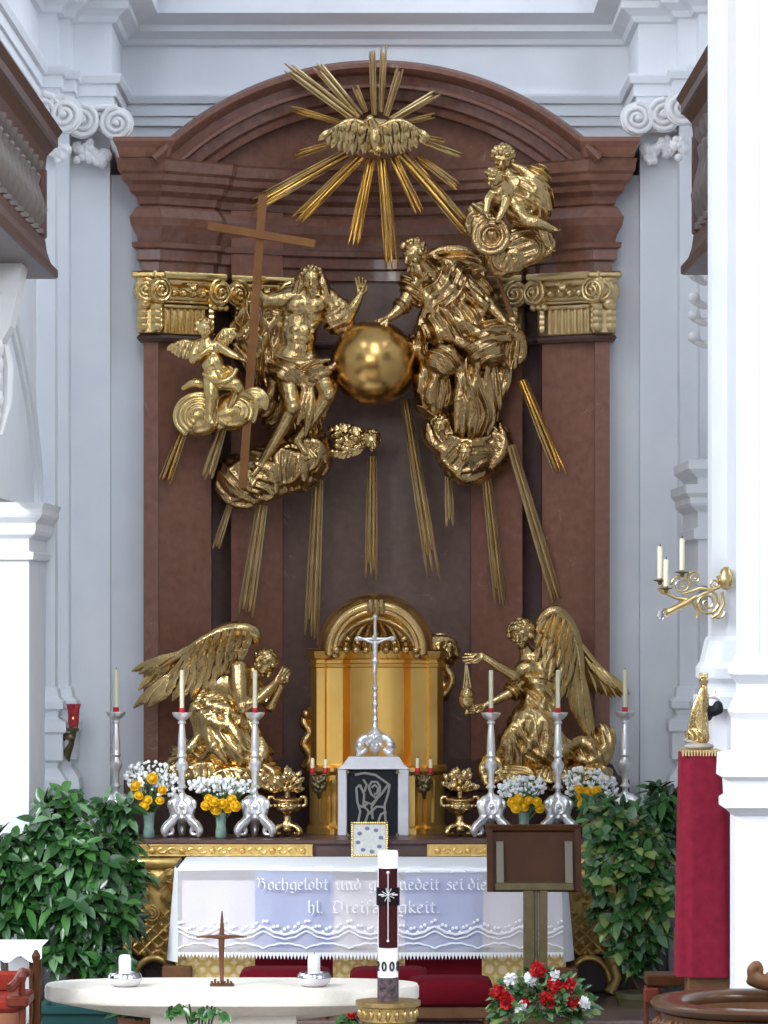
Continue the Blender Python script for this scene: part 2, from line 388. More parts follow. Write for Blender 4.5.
class Wing:
    """Feathers laid between an arm line and a tip line, in rows; same pixel coordinates as Clay."""
    def __init__(s, y0): s.c = Clay(y0); s.m = MB()
    def row(s, arm, tips, n, w, th=.3, dq=0., bend=0., jit=0.):
        arm = catmull(arm, 8); tips = catmull(tips, 8); rr = random.Random(n)
        for i in range(n):
            t = i / (n - 1); a = arm[min(len(arm) - 1, int(t * (len(arm) - 1)))]; b = tips[min(len(tips) - 1, int(t * (len(tips) - 1)))]
            q = dq + (i % 2) * 1.5 + rr.uniform(-.4, .4)
            A = s.c.p((a[0], a[1], a[2] + q)); B = s.c.p((b[0] + rr.uniform(-jit, jit), b[1] + rr.uniform(-jit, jit), b[2] + q))
            s.m.feather(A, B, w / s.c.sc, (0, -bend / s.c.sc, bend * .6 / s.c.sc), th=th)
        return s
    def arm(s, pts):
        pts = catmull(pts, 6); s.m.tube([s.c.p(p[:3]) for p in pts], [p[3] / s.c.sc for p in pts], 10); return s
    def build(s, name, m, parent): return s.m.build(name, m, parent, True, 50)
# ================================================================== camera, sky light, windows
cam = bpy.data.cameras.new('camera'); co = bpy.data.objects.new('camera', cam); col.objects.link(co)
co.location = (0, -D, ZC); co.rotation_euler = (PI / 2, 0, 0)
cam.sensor_fit = 'HORIZONTAL'; cam.sensor_width = 36; cam.lens = 36 * F / 768; cam.shift_y = 88 / 768
cam.clip_end = 200
sc = bpy.context.scene; sc.camera = co
sc.view_settings.view_transform = 'Standard'; sc.view_settings.look = 'None'; sc.view_settings.gamma = 1; sc.view_settings.exposure = .15
sc.view_settings.use_curve_mapping = False
sc.cycles.max_bounces = 6; sc.cycles.sample_clamp_indirect = 6
w = bpy.data.worlds.new('nave_light'); sc.world = w; w.use_nodes = True
nt = w.node_tree; L = nt.links.new; bg = nt.nodes['Background']
def M(op, a, b=None, c=None):
    n = nt.nodes.new('ShaderNodeMath'); n.operation = op
    for i, v in enumerate((a, b, c)):
        if v is None: continue
        if isinstance(v, (int, float)): n.inputs[i].default_value = v
        else: L(v, n.inputs[i])
    return n.outputs[0]
tc = nt.nodes.new('ShaderNodeTexCoord'); sp = nt.nodes.new('ShaderNodeSeparateXYZ'); L(tc.outputs['Generated'], sp.inputs[0])
x, y, z = sp.outputs
az = M('ARCTAN2', x, M('MULTIPLY', y, -1.0)); elev = M('ARCSINE', z)
# rows of tall bright windows along a dim nave: clerestory row and a lower row
def row(lo, hi, freq, th, ph):
    a = M('GREATER_THAN', elev, lo); b = M('LESS_THAN', elev, hi); c = M('GREATER_THAN', M('SINE', M('MULTIPLY_ADD', az, freq, ph)), th)
    return M('MULTIPLY', M('MULTIPLY', a, b), c)
win = M('ADD', M('MULTIPLY', row(.42, .85, 9, .35, .9), 1.0), M('MULTIPLY', row(.06, .24, 11, .72, 2.0), .7))
ramp = nt.nodes.new('ShaderNodeValToRGB'); L(M('MULTIPLY_ADD', z, .5, .5), ramp.inputs['Fac'])
e = ramp.color_ramp.elements; e[0].position = .26; e[0].color = (.06, .035, .026, 1); e[1].position = .64; e[1].color = (.38, .42, .48, 1)
e3 = e.new(.46); e3.color = (.17, .145, .12, 1); e4 = e.new(1.); e4.color = (.42, .47, .55, 1)
mx = nt.nodes.new('ShaderNodeMix'); mx.data_type = 'RGBA'; L(win, mx.inputs[0]); L(ramp.outputs['Color'], mx.inputs[6]); mx.inputs[7].default_value = (5.0, 5.5, 6.3, 1)
L(mx.outputs[2], bg.inputs['Color']); bg.inputs['Strength'].default_value = 1.0
def area(name, loc, target, size, power, c=(1, 1, 1), sy=None):
    l = bpy.data.lights.new(name, 'AREA'); l.energy = power; l.color = c; l.shape = 'RECTANGLE'; l.size = size; l.size_y = sy or size
    o = bpy.data.objects.new(name, l); col.objects.link(o); o.location = loc
    o.rotation_euler = (Vector(target) - Vector(loc)).to_track_quat('-Z', 'Y').to_euler(); return o
area('window_light_left', (-9, -13, 10), (0, -1, 3), 2.6, 1700, (.95, .975, 1), 5)
area('window_light_right', (8, -17, 9), (-.5, -3, 2), 2.4, 780, (.92, .965, 1), 4.5)
area('window_light_pier', (-4.5, -20, 8), (2.9, -8, 4.5), 2.2, 260, (1, .98, .96), 4)
# ================================================================== setting
m = MB(); m.add([(-6, -14, 0), (6, -14, 0), (6, 1, 0), (-6, 1, 0)], [(0, 1, 2, 3)])
struct('floor', m, mat('floor_stone', (.30, .27, .25), .35, c2=(.22, .2, .19), ns=5))
m = MB()
for i, yy in enumerate((-4.4, -4.0, -3.6)): m.box((-2.42, yy, .15 * i + .001 * i), (2.42, .4, .15 * (i + 1)), bev=.015)
struct('floor_altar_steps', m, mat('step_marble', (.20, .14, .12), .3, c2=(.13, .09, .08), ns=7))
zC0, zA, zB, zFr, zCo = 6.72, 7.0, 7.24, 7.62, 8.1
pathL = [(-2.56, -9.), (-2.56, -1.25), (-2.425, -1.25), (-2.425, -1.0), (-2.345, -1.0), (-2.345, -.75), (-2.055, -.75), (-2.055, .45)]
pathR = [(1.92, .45), (1.92, -.75), (2.20, -.75), (2.20, -1.0), (2.33, -1.0), (2.33, -1.25), (2.5, -1.25), (2.5, -9.)]
m = MB(); m.loft(pathL[1:], [(0, 0), (0, 9)]); struct('wall_pilasters_left', m, PLASTER)
m = MB(); m.loft(pathR[:-1], [(0, 0), (0, 9)]); struct('wall_pilasters_right', m, PLASTER)
m = MB(); m.box((-2.07, -.62, 0), (-1.80, -.3, 6.5)); struct('wall_return_left', m, PLASTER)
m = MB(); m.box((1.69, -.62, 0), (1.93, -.3, 6.5)); struct('wall_return_right', m, PLASTER)
m = MB(); m.add([(-2.06, .45, 0), (1.93, .45, 0), (1.93, .45, 9), (-2.06, .45, 9)], [(0, 1, 2, 3)]); struct('wall_back', m, PLASTER)
# entablature running round the whole chancel
ent = [(.004, zA - .005), (.03, zA), (.03, zA + .07), (.05, zA + .075), (.05, zA + .16), (.075, zA + .17), (.09, zB - .02), (.09, zB), (.012, zB + .002), (.012, zFr), (.05, zFr + .01), (.07, zFr + .05), (.13, zFr + .09), (.15, zFr + .10), (.15, zFr + .15), (.26, zFr + .2), (.30, zFr + .22), (.30, zFr + .32), (.36, zFr + .40), (.40, zFr + .44), (.40, zFr + .5), (0, zFr + .5)]
m = MB(); m.loft(pathL + pathR, ent); struct('trim_entablature', m, PLASTER)
# bases and pedestals of the pilasters
m = MB()
base = [(0, 2.66), (.02, 2.64), (.03, 2.58), (.065, 2.55), (.065, 2.50), (.03, 2.48), (.02, 2.44), (.04, 2.42), (.085, 2.40), (.085, 2.33), (.06, 2.31), (.06, 2.12), (.02, 2.10), (.02, 2.06), (.08, 1.98), (.09, 1.9), (.05, 1.86), (.02, 1.84), (.02, .9), (.09, .8), (.09, 0)]
m.loft(pathL[1:5] + [(-2.345, -.76)], base); m.loft([(2.2, -.76)] + pathR[3:-1], base); struct('trim_pilaster_bases', m, PLASTER)
# ------------------------------------------------------------------ ionic capitals
def volute(mb, c, r, mir=1, th=.05, dirx=(1, 0, 0), out=(0, -1, 0), turns=2.3, mi=0):
    dx, o = Vector(dirx), Vector(out); c = Vector(c); pts = []; rad = []
    N = int(turns * 12)
    for i in range(N + 1):
        t = i / N; a = PI / 2 - mir * t * turns * 2 * PI; rr = r * (1 - .85 * t)
        pts.append(c + dx * (rr * math.cos(a)) + Vector((0, 0, rr * math.sin(a))) + o * (th * (.4 + .6 * t))); rad.append(r * (.17 - .07 * t))
    mb.tube(pts, rad, 8, mi, ref=out)
    mb.ball(c + o * th, r * .17, 8, 6, mi)
    R = []
    for d_, k in ((-.12, .9), (0, 1.02), (th * .4, 1.0), (th * .5, .2)):
        R.append([c + dx * (r * k * math.cos(2 * PI * j / 20)) + Vector((0, 0, r * k * math.sin(2 * PI * j / 20))) + o * d_ for j in range(20)])
    mb.rings(R if dx.cross(Vector((0, 0, 1))).dot(o) > 0 else R, True, mi)
def leafspray(mb, c, s, n=9, seed=1, mi=0, out=(0, -1, 0)):
    rr = random.Random(seed); c = Vector(c); o = Vector(out)
    for i in range(n):
        a = rr.uniform(-2.6, -.5); l = s * rr.uniform(.5, 1)
        b = c + Vector((math.cos(a) * l * .55, 0, math.sin(a) * l)) + o * .03
        mb.feather(c + Vector((math.cos(a) * l * .1, 0, math.sin(a) * l * .3)) + o * .02, b, s * .22, bend=o * .03, nrm=out, th=.5, mi=mi)
    for i in range(4): mb.ball(c + Vector((rr.uniform(-.3, .3) * s, 0, -rr.uniform(.1, .9) * s)) + o * .045, s * .16, 8, 6, mi)
def ionic(name, vol, xa, xb, y, ztop, r, spray, material, mats=None):
    mb = MB(); d = .1
    mb.box((xa - .07, y - .16, ztop - .05), (xb + .07, y + .1, ztop), bev=.015)
    mb.box((xa - .05, y - .13, ztop - .09), (xb + .05, y + .1, ztop - .05), bev=.012)
    mb.box((xa - .02, y - .09, ztop - .2), (xb + .02, y + .1, ztop - .09), bev=.02)
    n = 7
    for i in range(n): mb.ball((lerp(xa + .03, xb - .03, i / (n - 1)), y - .1, ztop - .17), (.022, .03, .035), 8, 6)
    for vx, vz, vy, mir in vol: volute(mb, (vx, vy, vz), r, mir, .05)
    for sx, sz in spray: leafspray(mb, (sx, y - .06, sz), .19, 11, int(sx * 100) % 50)
    return struct(name, mb, material, True)
yA = -.75
ionic('trim_capital_left', [(X(117, -.92), Z(124, -.92), -.92, -1), (X(82, -.92), Z(122, -.92), -.92, 1)], -2.345, -2.055, yA, zA, .125, [(X(99, -.85), Z(146, -.85)), (X(84, -.85), Z(138, -.85))], STUCCO)
ionic('trim_capital_left_side', [(X(64, -1.4), Z(115, -1.4), -1.4, -1), (X(44, -1.4), Z(113, -1.4), -1.4, 1)], -2.5, -2.4, -1.2, zA, .14, [(X(58, -1.35), Z(140, -1.35))], STUCCO)
ionic('trim_capital_right', [(X(637, -.92), Z(119, -.92), -.92, 1), (X(664, -.92), Z(116, -.92), -.92, -1)], 1.93, 2.2, yA, zA, .125, [(X(651, -.85), Z(140, -.85)), (X(667, -.85), Z(135, -.85))], STUCCO)
ionic('trim_capital_right_side', [(X(682, -1.4), Z(108, -1.4), -1.4, 1), (X(700, -1.4), Z(108, -1.4), -1.4, -1)], 2.27, 2.4, -1.2, zA, .13, [(X(678, -1.35), Z(135, -1.35))], STUCCO)
# ------------------------------------------------------------------ side walls, arch, impost, keystone
m = MB(); m.add([(-2.56, -2.6, 0), (-2.56, -1.25, 0), (-2.56, -1.25, 9), (-2.56, -2.6, 9), (-2.56, -9, 3.98), (-2.56, -2.6, 3.98), (-2.56, -2.6, 9), (-2.56, -9, 9)], [(0, 1, 2, 3), (4, 5, 6, 7)]); struct('wall_left', m, PLASTER)
m = MB(); m.add([(2.5, -6.3, 0), (2.5, -1.25, 0), (2.5, -1.25, 9), (2.5, -6.3, 9)], [(3, 2, 1, 0)]); struct('wall_right', m, PLASTER)
arc = catmull([(-1.28, 3.98), (-1.4, 4.3), (-1.97, 4.75), (-2.95, 5.16), (-3.5, 5.27), (-4.6, 5.3), (-6.2, 4.9), (-6.9, 4.0)], 8)
for nm, off, rad in (('trim_arch_left', .0, .055), ('trim_arch_left_inner', .13, .035)):
    m = MB(); m.tube([(-2.56, q[0] - off if q[0] > -4 else q[0] + off, q[1] - off * .5) for q in arc], rad, 8); struct(nm, m, PLASTER, True)
m = MB()   # keystone console under the balcony
R = []
for z_, d_, h_ in ((5.68, .20, .17), (5.5, .19, .16), (5.3, .15, .14), (5.1, .11, .12), (5.0, .05, .1)):
    R.append([(-2.58, -4.3 - h_, z_), (-2.56 + d_, -4.3 - h_, z_), (-2.56 + d_, -4.3 + h_ + .1, z_), (-2.58, -4.3 + h_ + .1, z_)])
m.rings(R); struct('trim_keystone', m, STUCCO)
m = MB()
for i, (yy, zz, r_) in enumerate(((-4.4, 4.95, .07), (-4.35, 4.85, .06), (-4.42, 4.75, .05), (-4.35, 4.62, .06), (-4.45, 4.5, .05))): m.ball((-2.53, yy, zz), (r_ * .5, r_, r_), 10, 7)
m.tube([(-2.5, -4.3, 4.98), (-2.48, -4.25, 4.85), (-2.48, -4.3, 4.6), (-2.52, -4.4, 4.38)], [.025, .035, .03, .015], 8)
struct('trim_stucco_garland', m, STUCCO, True)
m = MB()   # impost of the arch and its pier
xi = X(29, -2.6)
m.loft([(-5.2, -2.6), (xi, -2.6), (xi, -1.26)], [(0, 0), (0, 3.58), (.03, 3.585), (.035, 3.63), (.0, 3.645), (.0, 3.73), (.04, 3.76), (.05, 3.79), (.05, 3.84), (.09, 3.88), (.10, 3.90), (.10, 3.94), (.115, 3.985), (0, 3.985)])
m.add([(-5.2, -2.6, 3.985), (xi, -2.6, 3.985), (xi, -1.26, 3.985), (-5.2, -1.26, 3.985)], [(0, 1, 2, 3)])
struct('trim_impost_left', m, PLASTER)
m = MB()
xr = X(698, -2.6)
m.loft([(xr, -1.26), (xr, -2.6), (3.2, -2.6)], [(0, 3.4), (0, 3.72), (.03, 3.73), (.03, 3.80), (.0, 3.81), (.0, 3.92), (.05, 3.96), (.06, 3.98), (.06, 4.02), (.09, 4.05), (.095, 4.11), (0, 4.11), (0, 4.16), (.07, 4.22), (.07, 4.28), (0, 4.29)])
struct('trim_impost_right', m, PLASTER)
# right hand nave pier close to the viewer
yp = -8.
def zp(py, y=yp): return Z(py, y)
m = MB()
m.loft([(X(712, -6.6), -6.3), (X(712, -6.6), -6.6), (X(727, -6.6), -6.6), (X(727, -6.7), -6.7), (3.3, -6.7)],
       [(0, 9), (0, zp(636, -6.6)), (.02, zp(640, -6.6)), (.05, zp(662, -6.6)), (.075, zp(668, -6.6)), (.075, zp(678, -6.6)), (.03, zp(683, -6.6)), (.03, zp(692, -6.6)), (.09, zp(696, -6.6)), (.09, zp(708, -6.6)), (.0, zp(709, -6.6)), (0, 0)][::-1])
struct('wall_pier_strip', m, PLASTER)
m = MB(); xn = X(741, yp)
m.loft([(xn, -7.7), (xn, yp), (3.6, yp)],
       [(0, 9), (0, zp(640)), (.0, zp(655)), (.04, zp(668)), (.05, zp(674)), (.0, zp(684)), (-.0, zp(694)), (.03, zp(704)), (.05, zp(712)), (.03, zp(719)), (.03, zp(752)), (.11, zp(754)), (.115, zp(776)), (.08, zp(780)), (.075, zp(796)), (.10, zp(799)), (.10, zp(807)), (.06, zp(812)), (.035, zp(816)), (.035, 0)][::-1])
struct('wall_pier_right', m, PLASTER)
m = MB()
for px in (752, 764): m.tube([(X(px, yp), yp - .005, 2.95), (X(px, yp), yp - .005, 9)], .02, 8)
struct('trim_pier_fillets', m, PLASTER, True)
# stucco knobs on the right wall under the balcony
mb = MB()
for i, py in enumerate((274, 298, 315, 337)):
    c = W(694, py, -2.9); mb.ball(c, (.045, .05, .04), 12, 8); mb.tube([c + Vector((0, 0, -.02)), c + Vector((.07, .04, -.05)), c + Vector((.16, .05, -.03)), c + Vector((.3, .05, -.03))], [.03, .028, .04, .04], 8)
struct('trim_stucco_knobs', mb, STUCCO, True)
# ------------------------------------------------------------------ balconies
def balcony(sx, x, yfar, zt, zb, label, xw):
    o = thing('balcony', label, 'balcony', (x * sx, yfar, zb))
    P = [(sx * x, -8. if sx < 0 else -6.1), (sx * x, yfar), (sx * xw, yfar)]
    if sx > 0: P = P[::-1]
    def lf(name, prof, mt=MARBB):
        mb = MB(); mb.loft(P, prof); mb.build(name, mt, o, False)
    lf('slab', [(-.3, zb - .001), (.0, zb), (.02, zb + .01), (.02, zb + .06), (-.02, zb + .09), (-.05, zb + .18), (-.06, zb + .26), (-.3, zb + .26)])
    lf('rail', [(-.16, zt - .27), (-.06, zt - .27), (-.05, zt - .18), (.0, zt - .12), (.02, zt - .11), (.02, zt - .05), (.05, zt), (-.16, zt), (-.16, zt - .27)])
    mb = MB(); X0 = min(sx * (x - .02 * 1), sx * (x + .2)); mb.box((min(sx * (x + .05), sx * (x + .25)), yfar - .3, zb + .26), (max(sx * (x + .05), sx * (x + .25)), yfar - .03, zt - .26), bev=.02); mb.build('end_post', MARBB, o, False)
    h = zt - .27 - (zb + .26)
    pr = [(.055, 0), (.055, .06), (.035, .08), (.06, .2), (.072, .33), (.05, .5), (.03, .68), (.04, .8), (.03, .84), (.05, .9), (.055, 1.)]
    first = None
    for i in range(11 if sx < 0 else 7):
        yy = yfar - .55 - i * .37
        if first is None:
            mb = MB(); mb.lathe((sx * (x + .1), yy, zb + .26), [(r * 1.35, z_ * h) for r, z_ in pr], 12); first = mb.build('baluster', mat('baluster_stone', (.17, .14, .12), .5, c2=(.12, .095, .085), ns=8) if 'baluster_stone' not in MATS else MATS['baluster_stone'], o); y0 = yy
        else:
            c = first.copy(); col.objects.link(c); c.location = Vector(first.location) + Vector((0, yy - y0, 0))
    return o
balcony(-1, 2.262, -3.2, Z(131, -3.2), Z(279, -3.2), 'brown marble balcony with balusters at the upper left edge, above the arch', 2.56)
balcony(1, 2.06, -3.2, Z(98, -3.2), Z(275, -3.2), 'brown marble balcony half hidden behind the tall white pier at right', 2.5)
# ================================================================== marble retable (concave altarpiece wall)
XC = -.055
half = [(1.745, .44), (1.745, -.8), (1.635, -.8), (1.635, -.74), (1.25, -.52), (1.25, -.34), (1.105, -.27), (1.105, -.40), (.72, -.20), (.72, -.06), (.6, -.02), (.45, .02), (.3, .05), (.15, .065), (0, .07)]
RP = [(XC - a, b) for a, b in half] + [(XC + a, b) for a, b in half[-2::-1]]
def plan_y(x):
    a = abs(x - XC)
    pts = sorted([(q[0], q[1]) for q in half[1:]])
    for (a0, b0), (a1, b1) in zip(pts[:-1], pts[1:]):
        if a0 <= a <= a1: return lerp(b0, b1, 0 if a1 == a0 else (a - a0) / (a1 - a0))
    return -.8
def smooth_plan(x):
    a = min(1., abs(x - XC) / 1.745); return .07 - .87 * a ** 1.7
ret = thing('altarpiece', 'tall concave red-brown marble altarpiece with arched pediment and gilded capitals', 'altarpiece', (0, 0, .45))
zs = [.45, 5.28, 5.76]
yo = -.8
def zo(py): return Z(py, yo)
mb = MB()
def seg(i, j, m_, prof): mb.loft(RP[i:j + 1], prof, mi=m_)
n = len(RP)
shaft = [(0, .45), (0, zo(205))]
for i in range(n - 1):
    a = abs((RP[i][0] + RP[i + 1][0]) / 2 - XC)
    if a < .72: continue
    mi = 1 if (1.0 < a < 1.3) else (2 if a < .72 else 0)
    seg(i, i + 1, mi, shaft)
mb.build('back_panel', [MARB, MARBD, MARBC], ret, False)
ci = [i for i in range(n) if abs(RP[i][0] - XC) < .73 and RP[i][1] > -.1]
mb = MB(); mb.loft([RP[i] for i in ci], shaft); mb.build('centre_panel', MARBC, ret, True, 60)
mb = MB(); mb.loft(RP, [(0, .45), (.1, .5), (.1, Z(795, -.9)), (.14, Z(793, -.9)), (.14, Z(780, -.9)), (.06, Z(776, -.9)), (.02, Z(765, -.9)), (0, Z(764, -.9))]); mb.build('plinth', MARBD, ret, False)
RS = [RP[0], (XC - 1.745, -.8), (XC - 1.60, -.82)] + [(XC + a, smooth_plan(XC + a)) for a in np.linspace(-1.22, 1.22, 17)] + [(XC + 1.60, -.82), (XC + 1.745, -.8), RP[-1]]
RE = [RP[0], (XC - 1.745, -.8), (XC - 1.635, -.8), (XC - 1.25, -.52), (XC - 1.22, smooth_plan(XC - 1.22))] + [(XC + a, smooth_plan(XC + a)) for a in np.linspace(-1.1, 1.1, 15)] + [(XC + 1.22, smooth_plan(XC + 1.22)), (XC + 1.25, -.52), (XC + 1.635, -.8), (XC + 1.745, -.8), RP[-1]]
mb = MB(); mb.loft(RE, [(0, zo(342)), (.035, zo(341)), (.05, zo(338)), (.035, zo(335)), (0, zo(334.5))][::-1][::-1]); mb.build('necking', MARBD, ret, True, 18)
mb = MB(); mb.loft(RE, [(0, zo(273)), (.02, zo(272)), (.02, zo(262)), (.05, zo(260)), (.05, zo(250)), (.08, zo(248)), (.085, zo(243)), (.04, zo(242)), (.05, zo(236)), (.09, zo(226)), (.10, zo(218)), (.06, zo(209)), (.03, zo(206)), (0, zo(205))]); mb.build('frieze', MARBP, ret, True, 18)
mb = MB(); mb.loft(RE, [(.02, zo(206)), (.04, zo(204)), (.05, zo(197)), (.10, zo(192)), (.11, zo(186)), (.15, zo(182)), (.16, zo(176)), (.18, zo(173)), (.19, zo(163)), (.20, zo(161)), (.0, zo(160))]); mb.build('cornice', MARBP, ret, True, 18)
mb = MB(); prof = [(.1, zo(161)), (.17, zo(160)), (.19, zo(150)), (.215, zo(144)), (.215, zo(140)), (.0, zo(139))]
mb.loft(RP[0:2] + [(XC - 1.70, -.80), (XC - 1.68, -.6)], prof); mb.build('corner_block', MARB, ret, False)
mb = MB(); mb.loft([(XC + 1.68, -.6), (XC + 1.70, -.80)] + RP[-2:], prof); mb.build('corner_block', MARB, ret, False)
# tympanum and arched pediment
def arc_pt(r, a, o):
    px, py = 377 + r * math.sin(a), 379 - r * math.cos(a)
    y = smooth_plan((px - CX) / 130) - o
    return W(px, py, y)
mb = MB(); A = [lerp(-.79, .79, i / 40) for i in range(41)]
prof = [(319, -.35), (319, .24), (316, .31), (312, .31), (307, .27), (304, .19), (297, .18), (295, .22), (292, .22), (290, .12), (280, .11), (277, .05), (270, .04), (268, -.12)]
R = [[arc_pt(r, a, o) for r, o in prof] for a in A]
vs = [p for r in R for p in r]; k = len(prof); fs = []
for i in range(len(A) - 1):
    for j in range(k - 1): fs.append((i * k + j, i * k + j + 1, (i + 1) * k + j + 1, (i + 1) * k + j))
mb.add(vs, fs); mb.build('arched_pediment', MARBP, ret, True, 30)
mb = MB(); vs = []; fs = []
for i, a in enumerate(A):
    p = arc_pt(272, a, -.12); vs += [p, Vector((p.x, p.y, zo(175)))]
for i in range(len(A) - 1): fs.append((2 * i, 2 * i + 1, 2 * i + 3, 2 * i + 2))
mb.add(vs, fs); mb.build('tympanum', MARB, ret, False)
# gilded ionic capitals, each in front of its pilaster face
def gilt_capital(x0, y0, x1, y1, vols, flip, side):
    d = Vector((x1 - x0, y1 - y0, 0)); Ln = d.length; d.normalize(); o = Vector((d.y, -d.x, 0)); b = Vector((x0, y0, 0))
    mb = MB()
    def bx(a0, a1, za, zb, f): # slab along the face
        R = []
        for z_, e in ((za, 0), (za + .01, .008), (zb - .01, .008), (zb, 0)):
            R.append([b + d * (a0 - e) - o * .02 + Vector((0, 0, z_)), b + d * (a1 + e) - o * .02 + Vector((0, 0, z_)), b + d * (a1 + e) + o * (f + e) + Vector((0, 0, z_)), b + d * (a0 - e) + o * (f + e) + Vector((0, 0, z_))])
        mb.rings([r[::-1] for r in R][::-1])
    zt = zo(272); zb = zo(334)
    bx(-.05, Ln + .05, zo(279), zt, .13); bx(-.03, Ln + .03, zo(285), zo(279), .10)
    bx(0, Ln, zo(303), zo(300), .07); bx(.0, Ln, zo(308), zo(304), .06); bx(0, Ln, zb, zo(308), .03)
    bx(.01, Ln - .01, zo(300), zo(285), .06)
    nf = 7
    for i in range(nf):
        p = b + d * lerp(.09, Ln - .09, i / (nf - 1)) + o * .037
        mb.tube([p + Vector((0, 0, zb + .012)), p + Vector((0, 0, zo(306)))], .018, 8)
    for e in (.035, Ln - .035):
        for i in range(5):
            p = b + d * e + o * .05 + Vector((0, 0, lerp(zb + .04, zo(306), i / 4))); mb.feather(p + Vector((0, 0, .06)), p - Vector((0, 0, .04)), .03, bend=o * .03, nrm=o, th=.6)
    for i in range(6): mb.ball(b + d * lerp(.05, Ln - .05, i / 5) + o * .1 + Vector((0, 0, zo(293))), .033, 8, 6)
    for e in (0.0, Ln): volute(mb, b + d * e + o * .11 + Vector((0, 0, zo(291))), .098, 1 if e == 0 else -1, .05, d, o)
    for i in range(3): mb.ball(b + d * (Ln + .02 - .05 + i * .05 if side < 0 else .03 - i * .05 + .05) + o * .1 + Vector((0, 0, zo(306))), .028, 8, 6)
    leafspray(mb, b + d * (Ln * .5) + o * .12 + Vector((0, 0, zo(281))), .1, 8, 5, out=o)
    mb.build('gilded_capital', GOLDW if side > 0 else GOLDL, ret, True, 40)
def fc(i): return RP[i]
gilt_capital(RP[3][0] - .05, -.80, RP[4][0], RP[4][1], 0, 0, -1)
gilt_capital(RP[7][0] + .0, RP[7][1], RP[8][0], RP[8][1], 0, 0, -1)
gilt_capital(RP[-5][0], RP[-5][1], RP[-4][0] + .05, -.80, 0, 0, 1)
gilt_capital(RP[-9][0], RP[-9][1], RP[-8][0], RP[-8][1], 0, 0, 1)
for sgn in (-1, 1):
    mb = MB(); x = XC + sgn * 1.70
    for z_, r_ in ((zo(280), .07), (zo(292), .09), (zo(304), .06)):
        mb.ball((x + sgn * .03, -.86, z_), (r_, .07, r_), 10, 8)
    volute(mb, (x - .02, -.9, zo(291)), .085, -sgn, .05)
    mb.box((x - .09, -.87, zo(334)), (x + .09, -.7, zo(304)), bev=.01); mb.box((x - .13, -.94, zo(279)), (x + .13, -.7, zo(272)), bev=.015)
    for j in (-.05, .05):
        for i in range(4): p = Vector((x + j, -.88, lerp(zo(328), zo(308), i / 3))); mb.feather(p + Vector((0, 0, .05)), p - Vector((0, 0, .04)), .035, bend=(0, -.03, 0), th=.6)
    mb.build('corner_capital', GOLDW if sgn > 0 else GOLDL, ret, True, 40)
# ================================================================== rays
def rods(mb, a, b, wd, n, y0, y1, seed=1, thick=2.2):
    """a fan of n tapering gilt rods from a to b (photo px), standing clear of the marble"""
    rr = random.Random(seed); a = np.array(a, float); b = np.array(b, float); d = b - a; Ln = np.hypot(*d); d /= Ln; sd = np.array((-d[1], d[0]))
    for i in range(n):
        t = (i + .5) / n - .5
        p0 = a + sd * t * wd * .7; e = 1 - abs(rr.uniform(-.18, .2)) * (1 if i % 2 else .4)
        p1 = a + d * Ln * e + sd * t * wd * 1.05
        w0, w1 = wd * .7 / n * .6, .6
        q = (i % 2) * .012
        R = []
        for p, w_, y in ((p0, w0, y0), (p0 + (p1 - p0) * .6, lerp(w0, wd / n * .58, .8), lerp(y0, y1, .6)), (p0 + (p1 - p0) * .92, wd / n * .46, lerp(y0, y1, .92)), (p1, w1, y1)):
            l = W(*(p - sd * w_), y - q); r_ = W(*(p + sd * w_), y - q); c = W(*p, y - q)
            R.append([l, c + Vector((0, -.009, 0)), r_, c + Vector((0, .012, 0))])
        mb.rings(R)
glory = thing('sunburst', 'gilded sunburst of pointed rays around a flying dove, over the pediment', 'sunburst', W(375, 135, -.4))
rays = [((357, 120), (283, 64), 12, 4), ((360, 116), (314, 62), 11, 4), ((366, 112), (354, 84), 7, 3), ((374, 115), (372, 49), 7, 3), ((381, 112), (384, 43), 7, 3), ((386, 116), (401, 66), 8, 3), ((391, 120), (439, 92), 9, 3), ((399, 124), (436, 115), 6, 3),
        ((346, 124), (286, 107), 7, 3), ((334, 143), (293, 156), 8, 3), ((409, 134), (446, 141), 5, 2), ((424, 142), (463, 156), 6, 2), ((347, 153), (248, 209), 15, 5), ((361, 156), (292, 225), 13, 5), ((371, 158), (352, 250), 12, 5), ((382, 158), (393, 277), 14, 5), ((393, 156), (420, 213), 10, 4), ((401, 153), (474, 236), 15, 5), ((417, 156), (460, 188), 9, 3)]
for i, (a, b, wd, n) in enumerate(rays):
    mb = MB(); yb = -.42 if b[1] < 165 else -.5
    rods(mb, a, b, wd, n, -.34, yb, i); mb.build('ray', GOLDW if i < 8 else GOLDL, glory, False)
c = Clay(-.42, .0048)
c.ell((375, 136, 6), (7.5, 15, 7), 4, 3).cap((373, 126, 8), (370, 119, 11), 5, 4.2, 2.5).cap((369, 119, 13), (366, 121, 17), 1.8, .7, 1).ell((377, 152, 5), (6, 6, 4), 0, 2, fold=(.8, 3, 0, .3)).curls((376, 150, 6), (7, 4, 4), 14, 2, 3)
c.build('dove', GOLD, glory)
